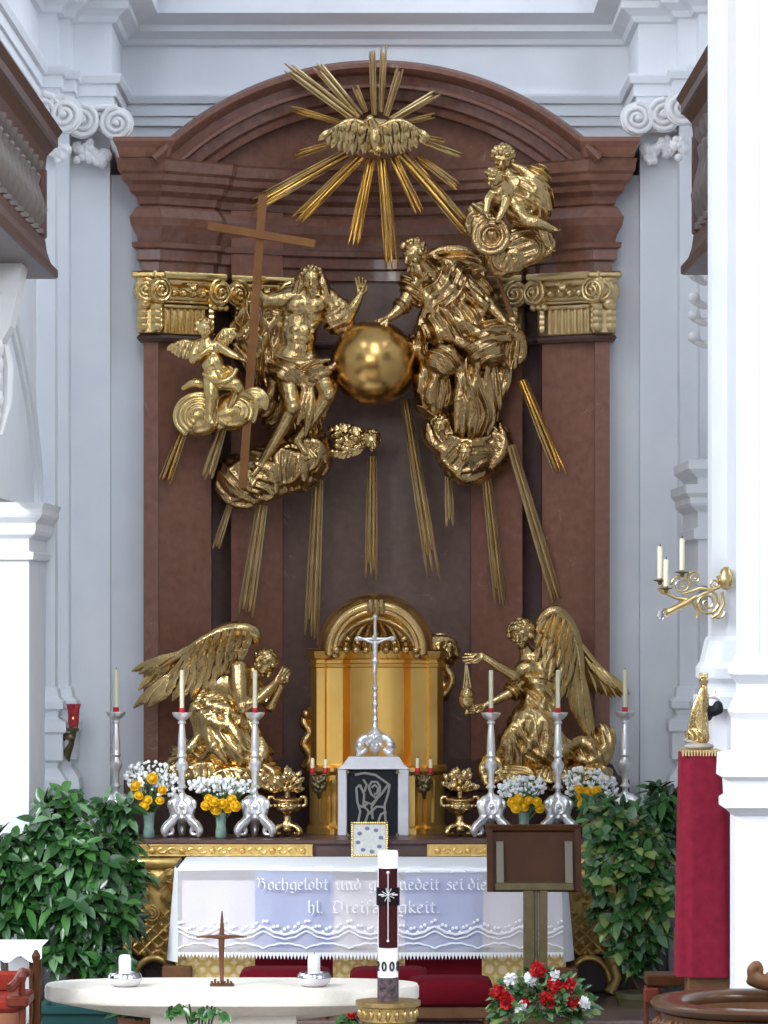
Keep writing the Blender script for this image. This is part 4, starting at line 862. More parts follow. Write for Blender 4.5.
# ================================================================== kneeling angel at right with the thurible
fig = thing('angel_statue', 'gilded kneeling angel at right, one arm stretched out to hold the thurible', 'statue', W(540, 785, -.8))
c = Clay(ya)
c.head((521, 634, 24), 11.5, (-.35, .35, 1), (-.2, -1, .2), 62, 1.2, False, 51)
c.cap((524, 645, 18), (528, 654, 14), 6.5, 8, 4)
c.ell((536, 668, 12), (17, 22, 14), -14, 6).ell((540, 692, 10), (14, 16, 13), 0, 6)
c.ell((528, 668, 24), (7, 7, 5), 0, 3).ell((541, 666, 24), (7, 7, 5), 0, 3)
c.tube([(528, 660, 14, 7.5), (520, 670, 22, 6.6), (514, 676, 28, 5.6)], 4).tube([(514, 676, 28, 5.6), (498, 666, 32, 4.8), (481, 655, 34, 3.2)], 3)
c.hand((482, 656, 34), (-1, .22, 0), (0, -.6, .8), 17, .12, 1, .1, 1.5)
c.tube([(528, 672, 8, 7), (518, 686, 12, 6), (508, 694, 16, 5.2)], 4).tube([(508, 694, 16, 5.2), (496, 700, 20, 4.4), (483, 706, 22, 3)], 2)
c.hand((484, 706, 22), (-1, .35, 0), (0, -.7, .7), 15, .3, 1, .12, 1.5)
c.build('body', GOLD, fig)
c = Clay(ya)
c.ell((539, 672, 12), (19, 22, 16), -10, 6, fold=(1.7, 7, 80, 1.4)).ell((540, 700, 12), (18, 24, 16), 6, 6, fold=(1.8, 9, 30, 1.4)).ell((534, 734, 16), (27, 32, 22), 8, 7, fold=(2.2, 11, 25, 1.5)).ell((516, 752, 14), (20, 24, 18), 20, 6, fold=(2, 9, 15, 1.5)).ell((548, 752, 16), (26, 20, 20), 0, 6, fold=(2.2, 10, 60, 1.5)).ell((514, 690, 14), (8, 10, 9), 30, 4, fold=(1.5, 5, 40, 1))
for pts in ([(530, 656, 26, 3), (540, 668, 30, 4), (552, 676, 24, 4)], [(526, 676, 28, 3.5), (540, 684, 30, 4), (552, 694, 24, 3.5)], [(528, 694, 28, 3.5), (526, 716, 34, 4.5), (512, 740, 36, 4.5), (506, 762, 30, 4)], [(544, 700, 30, 4), (538, 726, 40, 5), (526, 752, 40, 5)], [(554, 704, 24, 4), (550, 730, 38, 5), (544, 758, 40, 5)], [(518, 720, 30, 4), (508, 736, 32, 4.5), (500, 756, 26, 4)], [(554, 722, 26, 4), (562, 744, 32, 4.5), (560, 764, 32, 4)], [(530, 708, 34, 4), (546, 722, 36, 4), (558, 742, 32, 4)], [(512, 724, 24, 3), (520, 714, 28, 4), (532, 716, 32, 3)]): c.ridge(pts)
# trailing train swirling up at the right
c.ell((586, 754, 4), (24, 18, 12), 10, 5, fold=(2, 9, 30, 1.3)).ell((600, 748, 0), (13, 24, 9), -20, 5, fold=(1.8, 8, 10, 1.2))
for pts in ([(560, 752, 22, 5), (578, 742, 20, 6), (592, 748, 18, 5), (590, 764, 20, 4)], [(562, 770, 24, 5), (588, 772, 20, 6), (606, 758, 14, 5), (610, 738, 8, 4), (600, 724, 4, 2.5)], [(574, 758, 24, 4), (592, 762, 22, 4), (604, 748, 14, 3.5), (602, 732, 8, 2)]): c.ridge(pts)
c.build('robe', GOLD, fig)
c = Clay(ya); cloudbase(c, [(494, 770, 12, 16, 20, 17), (520, 778, 16, 28, 15, 20), (556, 778, 16, 28, 15, 20), (592, 776, 8, 22, 14, 16)], 53); c.tube([(488, 756, 22, 3), (482, 770, 22, 4), (488, 784, 24, 4), (500, 780, 28, 3)], 2); c.build('cloud_base', GOLD, fig)
wg = Wing(ya)
wg.row([(548, 632, 18), (560, 628, 22), (572, 640, 20), (580, 656, 14)], [(538, 668, 22), (547, 692, 22), (558, 700, 18), (568, 696, 12)], 10, 4.2, .6, 0, -1.5, 1.4)
wg.row([(547, 626, 23), (558, 622, 27), (570, 634, 25), (579, 650, 18)], [(535, 656, 27), (547, 676, 28), (560, 684, 24), (572, 684, 16)], 12, 3.7, .7, 0, -1.5, 1.5)
wg.row([(546, 621, 26), (557, 617, 30), (569, 628, 28), (578, 644, 21)], [(534, 643, 29), (546, 659, 31), (560, 668, 27), (575, 668, 18)], 13, 3.3, .8, 0, -1, 1.4)
wg.row([(545, 617, 28), (556, 613, 32), (567, 622, 30), (576, 637, 23)], [(536, 632, 30), (547, 643, 33), (560, 651, 29), (576, 653, 20)], 13, 3., .9, 0, -1, 1.2)
wg.row([(569, 630, 20), (575, 644, 18), (579, 660, 14)], [(578, 716, 12), (586, 732, 8), (594, 745, 4)], 5, 4.6, .5, 0, -2)
wg.row([(570, 656, 18), (575, 670, 16), (578, 684, 12)], [(572, 712, 14), (580, 726, 9), (588, 738, 5)], 5, 3.8, .6, 0, -1.5)
wg.arm([(540, 634, 20, 4), (542, 620, 26, 6), (554, 611, 28, 6.5), (567, 620, 26, 5.6), (577, 640, 22, 4.6), (581, 664, 16, 3.5), (583, 694, 12, 2.6)])
wg.build('wing', GOLD, fig)
wg = Wing(ya + .2)
wg.row([(574, 640, 0), (584, 652, 0), (594, 664, 0), (604, 674, 0)], [(592, 690, 0), (606, 696, 0), (618, 698, 0), (630, 694, 0)], 9, 4.2, .6, 0, 1.5, 1)
wg.row([(574, 638, 4), (584, 650, 4), (594, 661, 4), (606, 673, 3)], [(590, 668, 4), (602, 680, 4), (612, 686, 4), (622, 690, 2)], 9, 4, .4)
wg.arm([(566, 636, 2, 4), (580, 646, 4, 5), (592, 660, 4, 4), (606, 676, 2, 3), (620, 688, 0, 1.6)]); wg.build('wing', GOLDL, fig)
# ================================================================== high altar block
ZG = 1.56; yg = -1.7; yf = -2.9; zm = Z(868, yf)
alt = thing('high_altar', 'gilded high altar block with gold frieze, carved side consoles and damask front', 'altar', (0, -1.8, .45))
mb = MB(); mb.box((X(98, yg), yg - .03, ZG - .035), (X(652, yg), -.95, ZG), bev=.01); mb.box((X(280, yg), -.96, ZG - .035), (X(475, yg), -.12, ZG - .001)); mb.box((X(104, yg), yg, .46), (X(646, yg), -.95, ZG - .03)); mb.build('gradine', MARBD, alt, False)
def frieze(x0, x1):
    mb = MB(); z0, z1 = Z(855.5, yg), Z(845, yg); mb.box((x0, yg - .035, z0), (x1, yg + .01, z1), bev=.006)
    n = int((x1 - x0) / .075); zc = (z0 + z1) / 2
    for i in range(n):
        x = lerp(x0 + .04, x1 - .04, (i + .5) / n)
        if i % 3 == 0: mb.ball((x, yg - .04, zc), (.024, .018, .024), 8, 6)
        else:
            sg = 1 if i % 2 else -1
            mb.tube([(x + .028 * math.cos(t), yg - .038, zc + sg * .018 * math.sin(t)) for t in np.linspace(0, 4.6, 8)], [.009] * 8, 6)
    mb.tube([(x0, yg - .035, z1), (x1, yg - .035, z1)], .007, 6); mb.tube([(x0, yg - .035, z0), (x1, yg - .035, z0)], .007, 6)
    mb.build('frieze_panel', GOLDC, alt)
frieze(X(112, yg), X(313, yg)); frieze(X(427, yg), X(640, yg))
mb = MB(); mb.box((X(179, yf), yf, zm - .09), (X(562, yf), yg - .04, zm - .004), bev=.01); mb.build('mensa', OAK, alt, False)
# damask front with two dark red panels
dm = mat('gold_damask', (.62, .42, .13), .42, .65, c2=(.80, .66, .38), ns=26, detail=1, bump=.3, bs=60)
nt = dm.node_tree; vo = nt.nodes.new('ShaderNodeTexVoronoi'); vo.inputs['Scale'].default_value = 11; vo.inputs['Randomness'].default_value = .12
tcn = [n for n in nt.nodes if n.type == 'TEX_COORD'][0]; nt.links.new(tcn.outputs['Object'], vo.inputs['Vector'])
rp = [n for n in nt.nodes if n.type == 'VALTORGB'][0]; mm = nt.nodes.new('ShaderNodeMath'); mm.operation = 'PINGPONG'; mm.inputs[1].default_value = .16
nt.links.new(vo.outputs['Distance'], mm.inputs[0]); m2 = nt.nodes.new('ShaderNodeMath'); m2.operation = 'MULTIPLY'; m2.inputs[1].default_value = 6.2; nt.links.new(mm.outputs[0], m2.inputs[0]); nt.links.new(m2.outputs[0], rp.inputs['Fac'])
yq = yf + .06
def panel(name, a, b, m_, dy=0):
    mb = MB(); mb.box((X(a, yq), yq + dy, .5), (X(b, yq), yq + .05, zm - .09)); mb.build(name, m_, alt, False)
for a, b in ((176, 255), (333, 405), (482, 566)): panel('damask_panel', a, b, dm)
for a, b in ((255, 333), (405, 482)): panel('red_panel', a, b, VELVET, .005)
mb = MB(); mb.box((X(162, yf), yf - .02, .45), (X(192, yf), yf + .5, Z(966, yf)), bev=.01); mb.build('base_block', OAK, alt, False)
mb = MB(); mb.box((X(546, yf), yf - .02, .45), (X(578, yf), yf + .5, Z(968, yf)), bev=.01); mb.build('base_block', OAK, alt, False)
def console(xa, xb, sg):
    mb = MB(); yc = yg - .1; z0, z1 = Z(992, yc), Z(858, yc)
    za = lerp(z0, z1, .28)
    mb.box((xa, yc, za), (xb, yg + .02, z1), bev=.012); mb.box((xa - .03, yc - .05, z1 - .07), (xb + .03, yg, z1), bev=.012)
    w = xb - xa; n = 4
    for i in range(-3, 7):
        for s_ in (1, -1):
            p = []
            for t in np.linspace(0, 1, 9):
                z_ = lerp(za, z1 - .36, t); x_ = xa + (i / n + s_ * t * .9) * w
                if xa + .02 < x_ < xb - .02: p.append((x_, yc - .012, z_))
            if len(p) > 1: mb.tube(p, .013, 6)
    rr = random.Random(3)
    for i in range(14): mb.ball((rr.uniform(xa + .05, xb - .05), yc - .01, rr.uniform(za, z1 - .34)), .022, 8, 6)
    for i in range(16):
        c_ = Vector((rr.uniform(xa + .04, xb - .04), yc - .02, rr.uniform(z1 - .34, z1 - .1))); a = rr.uniform(0, 6.28)
        mb.feather(c_, c_ + Vector((math.cos(a) * .1, -.03, math.sin(a) * .1)), .03, bend=(0, -.03, 0), th=.7)
    for x_ in (xa + .05, xb - .05): volute(mb, (x_, yc - .02, z1 - .13), .055, 1 if x_ < (xa + xb) / 2 else -1, .04)
    volute(mb, ((xa + xb) / 2, yc - .03, z1 - .4), .06, 1, .05)
    ca = (xa + xb) / 2       # arched foot
    mb.tube([(ca + sg * .02 + .15 * math.cos(t), yc - .02, z0 + .06 + .19 * math.sin(t)) for t in np.linspace(0, PI, 12)], .028, 8)
    for x_ in (xa + .02, xb - .02): mb.tube([(x_, yc - .02, za + .1), (x_ - .04, yc - .05, za - .02), (x_ + .01, yc - .04, z0 + .1), (x_ - .05, yc - .06, z0)], [.03, .045, .035, .05], 8)
    mb.build('side_console', GOLDC, alt, True, 50)
console(X(126, -1.8), X(178, -1.8), 1); console(X(566, -1.8), X(618, -1.8), -1)
# ------------------------------------------------------------------ altar cloth
cl = thing('altar_cloth', 'white lace altar cloth with blackletter inscription over pale blue lining', 'tablecloth', W(370, 868, yf))
mb = MB(); x0, x1 = X(178, yf), X(563, yf)
n = 60; vs = []; fs = []
prof = [(yg - .045, zm + .002), (yf + .3, zm + .004), (yf - .012, zm + .003), (yf - .03, zm - .012), (yf - .032, Z(871, yf))]
for i in range(n + 1):
    x = lerp(x0, x1, i / n)
    for y_, z_ in prof: vs.append((x, y_ - (.006 * math.sin(i * .9) if z_ < zm - .005 else 0), z_ + (.008 * math.sin(i / n * PI * 2 + .6) if z_ < zm - .02 else 0)))
for i in range(n):
    for j in range(4): fs.append((i * 5 + j, i * 5 + j + 1, i * 5 + j + 6, i * 5 + j + 5))
mb.add(vs, fs); mb.build('top_linen', BLUSH, cl)
SHEER = mat('sheer_lace', (.93, .94, .97), .8, spec=.1, alpha=.45, c2=(.88, .90, .95), ns=60)
zb_ = Z(953, yf)
mb = MB(); vs = []; fs = []; n = 160
for i in range(n + 1):
    t = i / n; x = lerp(x0, x1, t)
    for j in range(9):
        v = j / 8; yy = yf - .034 - .010 * v * math.sin(t * 60) - .014 * v
        zz = lerp(Z(870, yf), zb_ - .02 * math.sin(t * PI), v); vs.append((x, yy, zz))
for i in range(n):
    for j in range(8): fs.append((i * 9 + j, i * 9 + j + 1, i * 9 + j + 10, i * 9 + j + 9))
mb.add(vs, fs); mb.build('lace_front', SHEER, cl)
for sg, xe in ((-1, x0), (1, x1)):
    mb = MB(); vs = []; fs = []
    for i in range(13):
        t = i / 12
        for j in range(9):
            v = j / 8; fold = .03 * math.sin(t * 12) * (.25 + v)
            vs.append((xe + sg * ((.035 + .055 * v) * math.sin(min(1, t * 4) * PI / 2) + fold * .5 * min(1, t * 3)), lerp(yf - .034, yg - .05, t), lerp(zm, Z(962, yf), v)))
    for i in range(12):
        for j in range(8): fs.append((i * 9 + j, i * 9 + j + 1, i * 9 + j + 10, i * 9 + j + 9))
    mb.add(vs, fs); mb.build('side_fall', BLUSH, cl)
LIN = mat('blue_lining', (.17, .25, .64), .8, c2=(.14, .21, .57), ns=20, spec=.1)
for a, b in ((255, 333), (405, 482)):
    mb = MB(); mb.box((X(a, yf), yf - .004, Z(950, yf)), (X(b, yf), yf + .004, zm - .02)); mb.build('blue_lining', LIN, cl, False)
mb = MB(); mb.box((X(182, yf), yf + .006, Z(948, yf)), (X(562, yf), yf + .012, zm - .02)); mb.build('white_lining', mat('white_lining', (.82, .74, .76), .8, spec=.1), cl, False)
LACE = mat('lace_thread', (.93, .94, .97), .7)
mb = MB(); yl = yf - .062
for k in range(3):
    pts = []; 
    for i in range(241):
        t = i / 240; u = t * 9.0; s_ = abs(math.sin(u * PI)); s2 = abs(math.sin(u * PI * 4)) * .25
        pts.append((lerp(x0, x1, t), yl - .002 * k, Z(934 + k * 4.5 - 8 * (1 - s_) * (1 if k < 2 else -.6) - s2 * 3, yf)))
    mb.tube(pts, .006 if k else .009, 5, flat=.4)
for i in range(110):
    t = (i + .5) / 110; x = lerp(x0, x1, t); u = t * 9; z_ = Z(929 - 8 * (1 - abs(math.sin(u * PI))), yf); mb.ball((x, yl, z_ + .02 * math.sin(i * 2.1)), (.012, .004, .012), 6, 5)
    mb.add([(x - .016, yl, zb_ + .012), (x + .016, yl, zb_ + .012), (x, yl, zb_ - .025 - .02 * math.sin(t * PI)), (x, yl + .004, zb_)], [(0, 2, 1), (0, 3, 2), (3, 1, 2), (0, 1, 3)])
mb.build('lace_border', LACE, cl)
# blackletter lettering, drawn with a broad nib
G = {'n': (.72, [[(0, .85), (.1, 1), (.14, .12), (.28, 0)], [(.14, .78), (.38, 1), (.48, .85), (.48, .12), (.62, 0)]]),
     'i': (.36, [[(0, .85), (.12, 1), (.14, .12), (.3, 0)], [(.1, 1.38), (.16, 1.3)]]), 'u': (.72, [[(0, .85), (.1, 1), (.12, .15), (.26, 0), (.46, .2)], [(.42, .95), (.48, 1), (.48, .12), (.62, 0)]]),
     'o': (.6, [[(.28, 1), (.06, .8), (.06, .18), (.24, 0), (.44, .2), (.44, .82), (.28, 1)]]), 'c': (.5, [[(.4, .9), (.26, 1), (.06, .8), (.06, .18), (.22, 0), (.4, .12)]]),
     'e': (.52, [[(.08, .5), (.38, .68), (.34, .95), (.22, 1), (.06, .78), (.06, .18), (.22, 0), (.42, .14)]]),
     'h': (.7, [[(.02, 1.45), (.1, 1.55), (.1, .12), (.22, 0)], [(.1, .8), (.36, 1), (.48, .82), (.48, .1), (.32, -.35)]]), 'b': (.64, [[(.02, 1.45), (.1, 1.55), (.1, .2), (.26, 0), (.46, .2), (.46, .8), (.32, 1), (.12, .82)]]),
     'l': (.34, [[(.02, 1.45), (.1, 1.55), (.1, .14), (.26, 0)]]), 't': (.44, [[(.16, 1.3), (.14, .14), (.3, 0)], [(0, .95), (.34, .95)]]), 'f': (.44, [[(.4, 1.5), (.24, 1.55), (.14, 1.35), (.14, -.2)], [(0, .95), (.34, .95)]]),
     'g': (.64, [[(.44, .9), (.26, 1), (.06, .8), (.06, .22), (.24, .05), (.44, .24)], [(.48, 1), (.46, -.15), (.28, -.4), (.06, -.28)]]), 'd': (.62, [[(.2, 1.5), (.48, .8), (.46, .2), (.26, 0), (.06, .2), (.06, .75), (.24, .98), (.42, .84)]]),
     's': (.5, [[(.4, .9), (.24, 1), (.08, .8), (.38, .42), (.38, .15), (.22, 0), (.04, .12)]]), 'r': (.46, [[(0, .85), (.1, 1), (.14, .12), (.26, 0)], [(.14, .75), (.3, 1), (.42, .9)]]),
     'a': (.62, [[(.08, .92), (.26, 1), (.46, .85), (.46, .12), (.58, 0)], [(.46, .55), (.2, .55), (.06, .25), (.2, 0), (.46, .2)]]), 'k': (.58, [[(.02, 1.45), (.1, 1.55), (.1, .12), (.22, 0)], [(.1, .8), (.34, 1), (.4, .8), (.14, .6), (.38, .12), (.52, 0)]]),
     'H': (1.0, [[(0, 1.3), (.12, 1.5), (.3, 1.4), (.22, .3), (.02, .05)], [(.24, .9), (.55, 1.1), (.74, .85), (.74, .2), (.5, -.2)], [(.3, 1.4), (.5, 1.5), (.66, 1.35)]]),
     'D': (.95, [[(.1, 1.35), (.4, 1.5), (.74, 1.2), (.76, .4), (.5, 0), (.12, .08)], [(.3, 1.3), (.16, .7), (.26, .2)]]), '.': (.3, [[(.06, .06), (.12, 0)]]), ' ': (.42, [])}
def nib(mb, x, z, s_, pts, y):
    h = Vector((.085, 0, .065)) * s_
    P = [Vector((x + p[0] * s_, y, z + p[1] * s_)) for p in pts]
    for a, b in zip(P[:-1], P[1:]):
        for q in (Vector((0, 0, 0)),):
            mb.add([a - h, a + h, b + h, b - h, a - h + Vector((0, .004, 0)), a + h + Vector((0, .004, 0)), b + h + Vector((0, .004, 0)), b - h + Vector((0, .004, 0))], [(0, 1, 2, 3), (7, 6, 5, 4), (0, 4, 5, 1), (1, 5, 6, 2), (2, 6, 7, 3), (3, 7, 4, 0)])
def write(mb, txt, px0, px1, py, xh):
    tot = sum(G[ch][0] for ch in txt); y = yf - .066; s_ = xh / S(yf); k = (X(px1, yf) - X(px0, yf)) / (tot * s_); x = X(px0, yf)
    for ch in txt:
        w_, st = G[ch]
        for p in st: nib(mb, x, Z(py, yf), s_, [(q[0] * k, q[1]) for q in p], y)
        x += w_ * s_ * k
for wd, a, b, py, xh in (('Hochgelobt', 256, 329, 889, 7.6), ('und', 336, 362, 889, 7.6), ('gebenedeit', 369, 440, 889, 7.6), ('sei', 446, 464, 889, 7.6), ('die', 468, 487, 889, 7.6), ('hl.', 308, 324, 912, 8), ('Dreifaltigkeit.', 331, 441, 912, 8)):
    mb = MB(); write(mb, wd, a, b, py, xh); mb.build('lettering', LACE, cl, False)
# ================================================================== tabernacle
yt = -.78; st = S(yt)
tab = thing('tabernacle', 'golden domed tabernacle with concave niche and shell vault in the middle of the altar', 'tabernacle', W(377, 838, yt))
def tp(o): return [((377 + a - CX) / st, yt - b / st) for a, b in o]
tpl = [(-66, -30), (-66, 12), (-60, 20), (-52, 23), (-50, 20), (-44, 22), (-34, 26), (-32, 22), (-27, 10), (-16, 3), (-6, 0), (6, 0), (16, 3), (27, 10), (32, 22), (34, 26), (44, 22), (50, 20), (52, 23), (60, 20), (66, 12), (66, -30)]
zt_ = lambda py: Z(py, yt - .15)
mb = MB(); mb.loft(tp(tpl), [(0, zt_(768)), (0, zt_(668)), (.01, zt_(667)), (.012, zt_(664)), (0, zt_(663)), (.0, zt_(660)), (.02, zt_(658)), (.03, zt_(654)), (.035, zt_(651)), (-.35, zt_(649))]); mb.build('niche_body', BRASS, tab, True, 25)
bpl = [(-66, -30), (-66, 16), (-58, 26), (-50, 30), (-48, 27), (-40, 30), (-37, 34), (37, 34), (40, 30), (48, 27), (50, 30), (58, 26), (66, 16), (66, -30)]
mb = MB(); mb.loft(tp(bpl), [(.0, zt_(839)), (.03, zt_(838)), (.03, zt_(828)), (.01, zt_(825)), (.01, zt_(775)), (.03, zt_(771)), (.03, zt_(767)), (0, zt_(765)), (-.3, zt_(764))]); mb.build('base', BRASS, tab, True, 25)
for a in (-56, -46, 46, 56):
    p = tp([(a, 28)])[0]; mb = MB(); mb.tube([(p[0], p[1], zt_(822)), (p[0], p[1], zt_(779))], .018, 8); mb.build('base_flute', BRASS, tab)
c = Clay(yt, .005)
c.ell((376, 651, 2), (58, 58, 44), 0, 2)
c.ell((376, 655, 46), (44, 44, 50), 0, 2, True)
c.tube([(376, 664, -60, 20), (376, 690, -60, 60)], 1, True); c.ell((376, 735, 0), (120, 84, 120), 0, 1, True)
ring = [(376 + 47 * math.cos(t), 652 - 47 * math.sin(t), 30 + 8 * math.sin(t), 4.6) for t in np.linspace(0, PI, 17)]
c.tube(ring, 2, n=2); c.tube([(p[0] + (p[0] - 376) * -.13, p[1] + (652 - p[1]) * .13, p[2], 2) for p in ring], 1, n=2)
c.build('dome', mat('dome_gilding', (.86, .62, .28), .27, 1., c2=(.74, .50, .20), ns=6), tab)
c = Clay(yt, .004)
for i in range(11):
    a = math.radians(lerp(4, 176, i / 10)); pts = []
    for j in range(7):
        t = j / 6; xx = 376 + math.cos(a) * 41 * math.sin(t * PI / 2 * .95 + .06); yy = 655 - (1 - t ** 1.5) * 37
        dd = ((xx - 376) / 44) ** 2 + ((yy - 655) / 44) ** 2
        pts.append((xx, yy, 46 - 50 * math.sqrt(max(.02, 1 - min(.97, dd))) + 2.5, lerp(1.8, 4.6, t)))
    c.tube(pts, 1, n=3)
for i in range(9): a = lerp(-40, 40, i / 8); c.ball((376 + a, 650, 12 + abs(a) * .55), 4.2, 1); c.ball((376 + a * .92, 643 - (i % 2) * 4, 6 + abs(a) * .5), 3.4, 1)
c.ball((376, 634, 4), 5, 1).ball((376, 626, 4), 3, 1)
c.build('shell_vault', GOLD, tab)
mb = MB(); K = W(376, 607, yt - .3); mb.box(K - Vector((.07, .03, .05)), K + Vector((.07, .05, .05)), bev=.015)
for i in (-1, 0, 1): mb.tube([K + Vector((i * .04, -.03, -.05)), K + Vector((i * .04, -.045, 0)), K + Vector((i * .04, -.03, .05))], .018, 8)
mb.build('keystone', GOLD, tab)
# cherub heads and scrolls behind the tabernacle
c = Clay(-.5)
c.cloud([(440, 652, 8, 20, 18, 12), (436, 676, 6, 12, 22, 10), (440, 692, 6, 10, 12, 9)], 4, 61, 3); c.head((446, 652, 18), 8, (.5, .3, 1), (0, -1, .2), 30, 1.1, False, 62); c.tube([(446, 668, 14, 4), (452, 680, 14, 4.5), (444, 694, 14, 4), (436, 690, 14, 3)], 2)
tag(c.build('cherub_relief', GOLD, None), 'gilded cherub and cloud relief peeping out at right of the tabernacle', 'relief')
c = Clay(-.5)
c.tube([(318, 708, 4, 4), (308, 712, 8, 5), (304, 722, 10, 5), (310, 732, 10, 5.4), (304, 744, 10, 5.6), (310, 756, 10, 5), (304, 766, 8, 4)], 2).ell((314, 738, 4), (10, 30, 8), 0, 3, fold=(1.6, 7, 80, 1)).ball((306, 714, 12), 5, 1)
tag(c.build('scroll_relief', GOLD, None), 'gilded wavy scroll relief peeping out at left of the tabernacle', 'relief')
# ------------------------------------------------------------------ white marble frame with dark relief
yb = -1.25
blk = thing('relief_tablet', 'black slate tablet with grey line relief in a white marble frame before the tabernacle', 'tablet', W(374, 838, yb))
mb = MB(); x0, x1 = X(338, yb), X(409, yb); zz = lambda p: Z(p, yb)
mb.box((x0, yb, ZG), (X(347, yb), yb + .22, zz(769)), bev=.008); mb.box((X(398, yb), yb, ZG), (x1, yb + .22, zz(769)), bev=.008); mb.box((x0, yb + .06, ZG), (x1, yb + .2, zz(769.5))); mb.build('frame', WMARBLE, blk, False)
mb = MB(); mb.rings([[(x0 - .005, yb - .01, zz(769)), (x1 + .005, yb - .01, zz(769)), (x1 + .005, yb + .23, zz(769)), (x0 - .005, yb + .23, zz(769))], [(X(343, yb), yb - .0, zz(765)), (X(404, yb), yb - .0, zz(765)), (X(404, yb), yb + .22, zz(765)), (X(343, yb), yb + .22, zz(765))], [(X(349, yb), yb + .03, zz(757)), (X(399, yb), yb + .03, zz(757)), (X(399, yb), yb + .2, zz(757)), (X(349, yb), yb + .2, zz(757))]]); mb.build('cap_stone', WMARBLE, blk, False)
mb = MB(); mb.box((X(347, yb), yb + .03, ZG), (X(398, yb), yb + .07, zz(770))); mb.build('slate_panel', BLACKST, blk, False)
mb = MB()
def pz(u, v): return W(290 + u / 4.04, 720 + v / 4.04, yb + .025)
for pts in ([(262, 222), (300, 214), (345, 222), (385, 250), (403, 262), (396, 300), (382, 345), (386, 410)], [(282, 262), (268, 275), (272, 330), (284, 370), (275, 415)], [(282, 262), (300, 300), (296, 345), (318, 370), (304, 414)], [(318, 270), (330, 250), (352, 250), (364, 270), (362, 300), (346, 314), (328, 300), (318, 270)], [(330, 274), (342, 262), (356, 274), (352, 296), (340, 300)], [(300, 330), (330, 340), (372, 296), (396, 262)], [(318, 380), (350, 350), (380, 352)], [(334, 400), (330, 350), (352, 318)], [(296, 240), (310, 262), (300, 290)], [(356, 412), (368, 380), (390, 372)], [(276, 345), (296, 352), (312, 338)]):
    mb.tube([pz(*p) for p in pts], [.010] * len(pts), 6, flat=.5)
mb.build('line_relief', GREYREL, blk)
for px, py in ((347.5, 772), (397.5, 772), (347.5, 835), (397.5, 835)): mb = MB(); mb.tube([W(px, py, yb + .05), W(px, py, yb - .02)], .014, 8); mb.build('bracket', DKBRASS, blk)
# ------------------------------------------------------------------ silver crucifix
cx = thing('crucifix', 'slender silver standing crucifix before the golden niche', 'crucifix', W(375, 757, yb + .1))
c = Clay(yb + .1, .0032)
for sg in (-1, 1):
    c.tube([(375 + sg * 4, 738, 4, 4), (375 + sg * 11, 738, 6, 4), (375 + sg * 17, 745, 7, 3.5), (375 + sg * 15, 753, 7, 3), (375 + sg * 10, 750, 7, 2.6)], 1.5); c.ball((375 + sg * 15, 745, 9), 4, 1); c.ball((375 + sg * 17, 755, 7), 2, .8)
c.tube([(375, 738, -4, 4), (375, 746, -10, 3.4), (375, 755, -11, 2.4)], 1.5)
c.ell((375, 737, 4), (8.5, 9, 8), 0, 2).ell((375, 748, 4), (6, 4, 5), 0, 2).curls((375, 740, 5), (9, 8, 8), 20, 2, 6).cap((375, 728, 3), (375, 722, 3), 3.4, 2.6, 2)
c.build('base', SILVER, cx)
c = Clay(yb + .1, .0028)
c.tube([(375, 726, 3, 2.2), (375, 700, 3, 1.8), (375, 660, 3, 1.6), (375, 616, 3, 1.5)], 1)
for y_ in (720, 712, 704, 696, 688): c.ball((375, y_, 3), 2.6 if y_ % 16 else 3.2, 1)
c.tube([(357, 639, 3, 1.6), (375, 639, 3, 1.6), (393, 639, 3, 1.6)], 1)
for x_, y_ in ((357, 639), (393, 639), (375, 617)): c.ball((x_, y_, 3), 2.6, .8)
c.build('cross', SILVER, cx)
c = Clay(yb + .1, .0028)
c.cap((375, 643, 6), (375, 660, 7), 3, 2.2, 1.5).cap((375, 660, 7), (374.5, 672, 8.5), 2.4, 1.7, 1).cap((374.5, 672, 8.5), (375, 686, 7), 1.7, 1, 1).ball((374, 637, 8), 2.2, .8)
for sg in (-1, 1): c.tube([(375 + sg * 2, 643, 6, 1.5), (375 + sg * 9, 640, 6.5, 1.2), (375 + sg * 17, 637, 6, 1)], .8)
c.ell((375, 661, 7.5), (4, 3, 2.6), 0, 1)
c.build('corpus', SILVER, cx)
# ------------------------------------------------------------------ altar card
ac = thing('altar_card', 'small square altar card with ornate pale frame leaning before the black tablet', 'altar card', W(369, 857, -1.74))
ya_ = -1.76; A0, A1 = W(352, 857, ya_), W(387, 823, ya_)
mb = MB(); mb.box((A0.x, ya_, zm + .006), (A1.x, ya_ + .02, A1.z), bev=.005); mb.build('card', mat('card_paper', (.72, .71, .64), .6, c2=(.55, .56, .54), ns=45, detail=2), ac, False)
mb = MB()
for i in range(16):
    t = i / 15
    for p in ((lerp(A0.x, A1.x, t), A0.z + .01), (lerp(A0.x, A1.x, t), A1.z), (A0.x, lerp(A0.z, A1.z, t)), (A1.x, lerp(A0.z, A1.z, t))): mb.ball((p[0], ya_ - .003, p[1]), .011, 6, 5)
mb.build('frame', GOLDL, ac)
mb = MB()
for i in range(8): a = i * PI / 4 + .2; mb.ball(((A0.x + A1.x) / 2 + .085 * math.cos(a), ya_ - .002, (A0.z + A1.z) / 2 + .085 * math.sin(a)), (.018, .004, .014), 6, 5)
mb.build('painted_sprigs', mat('sprig_blue', (.16, .20, .34), .6), ac)
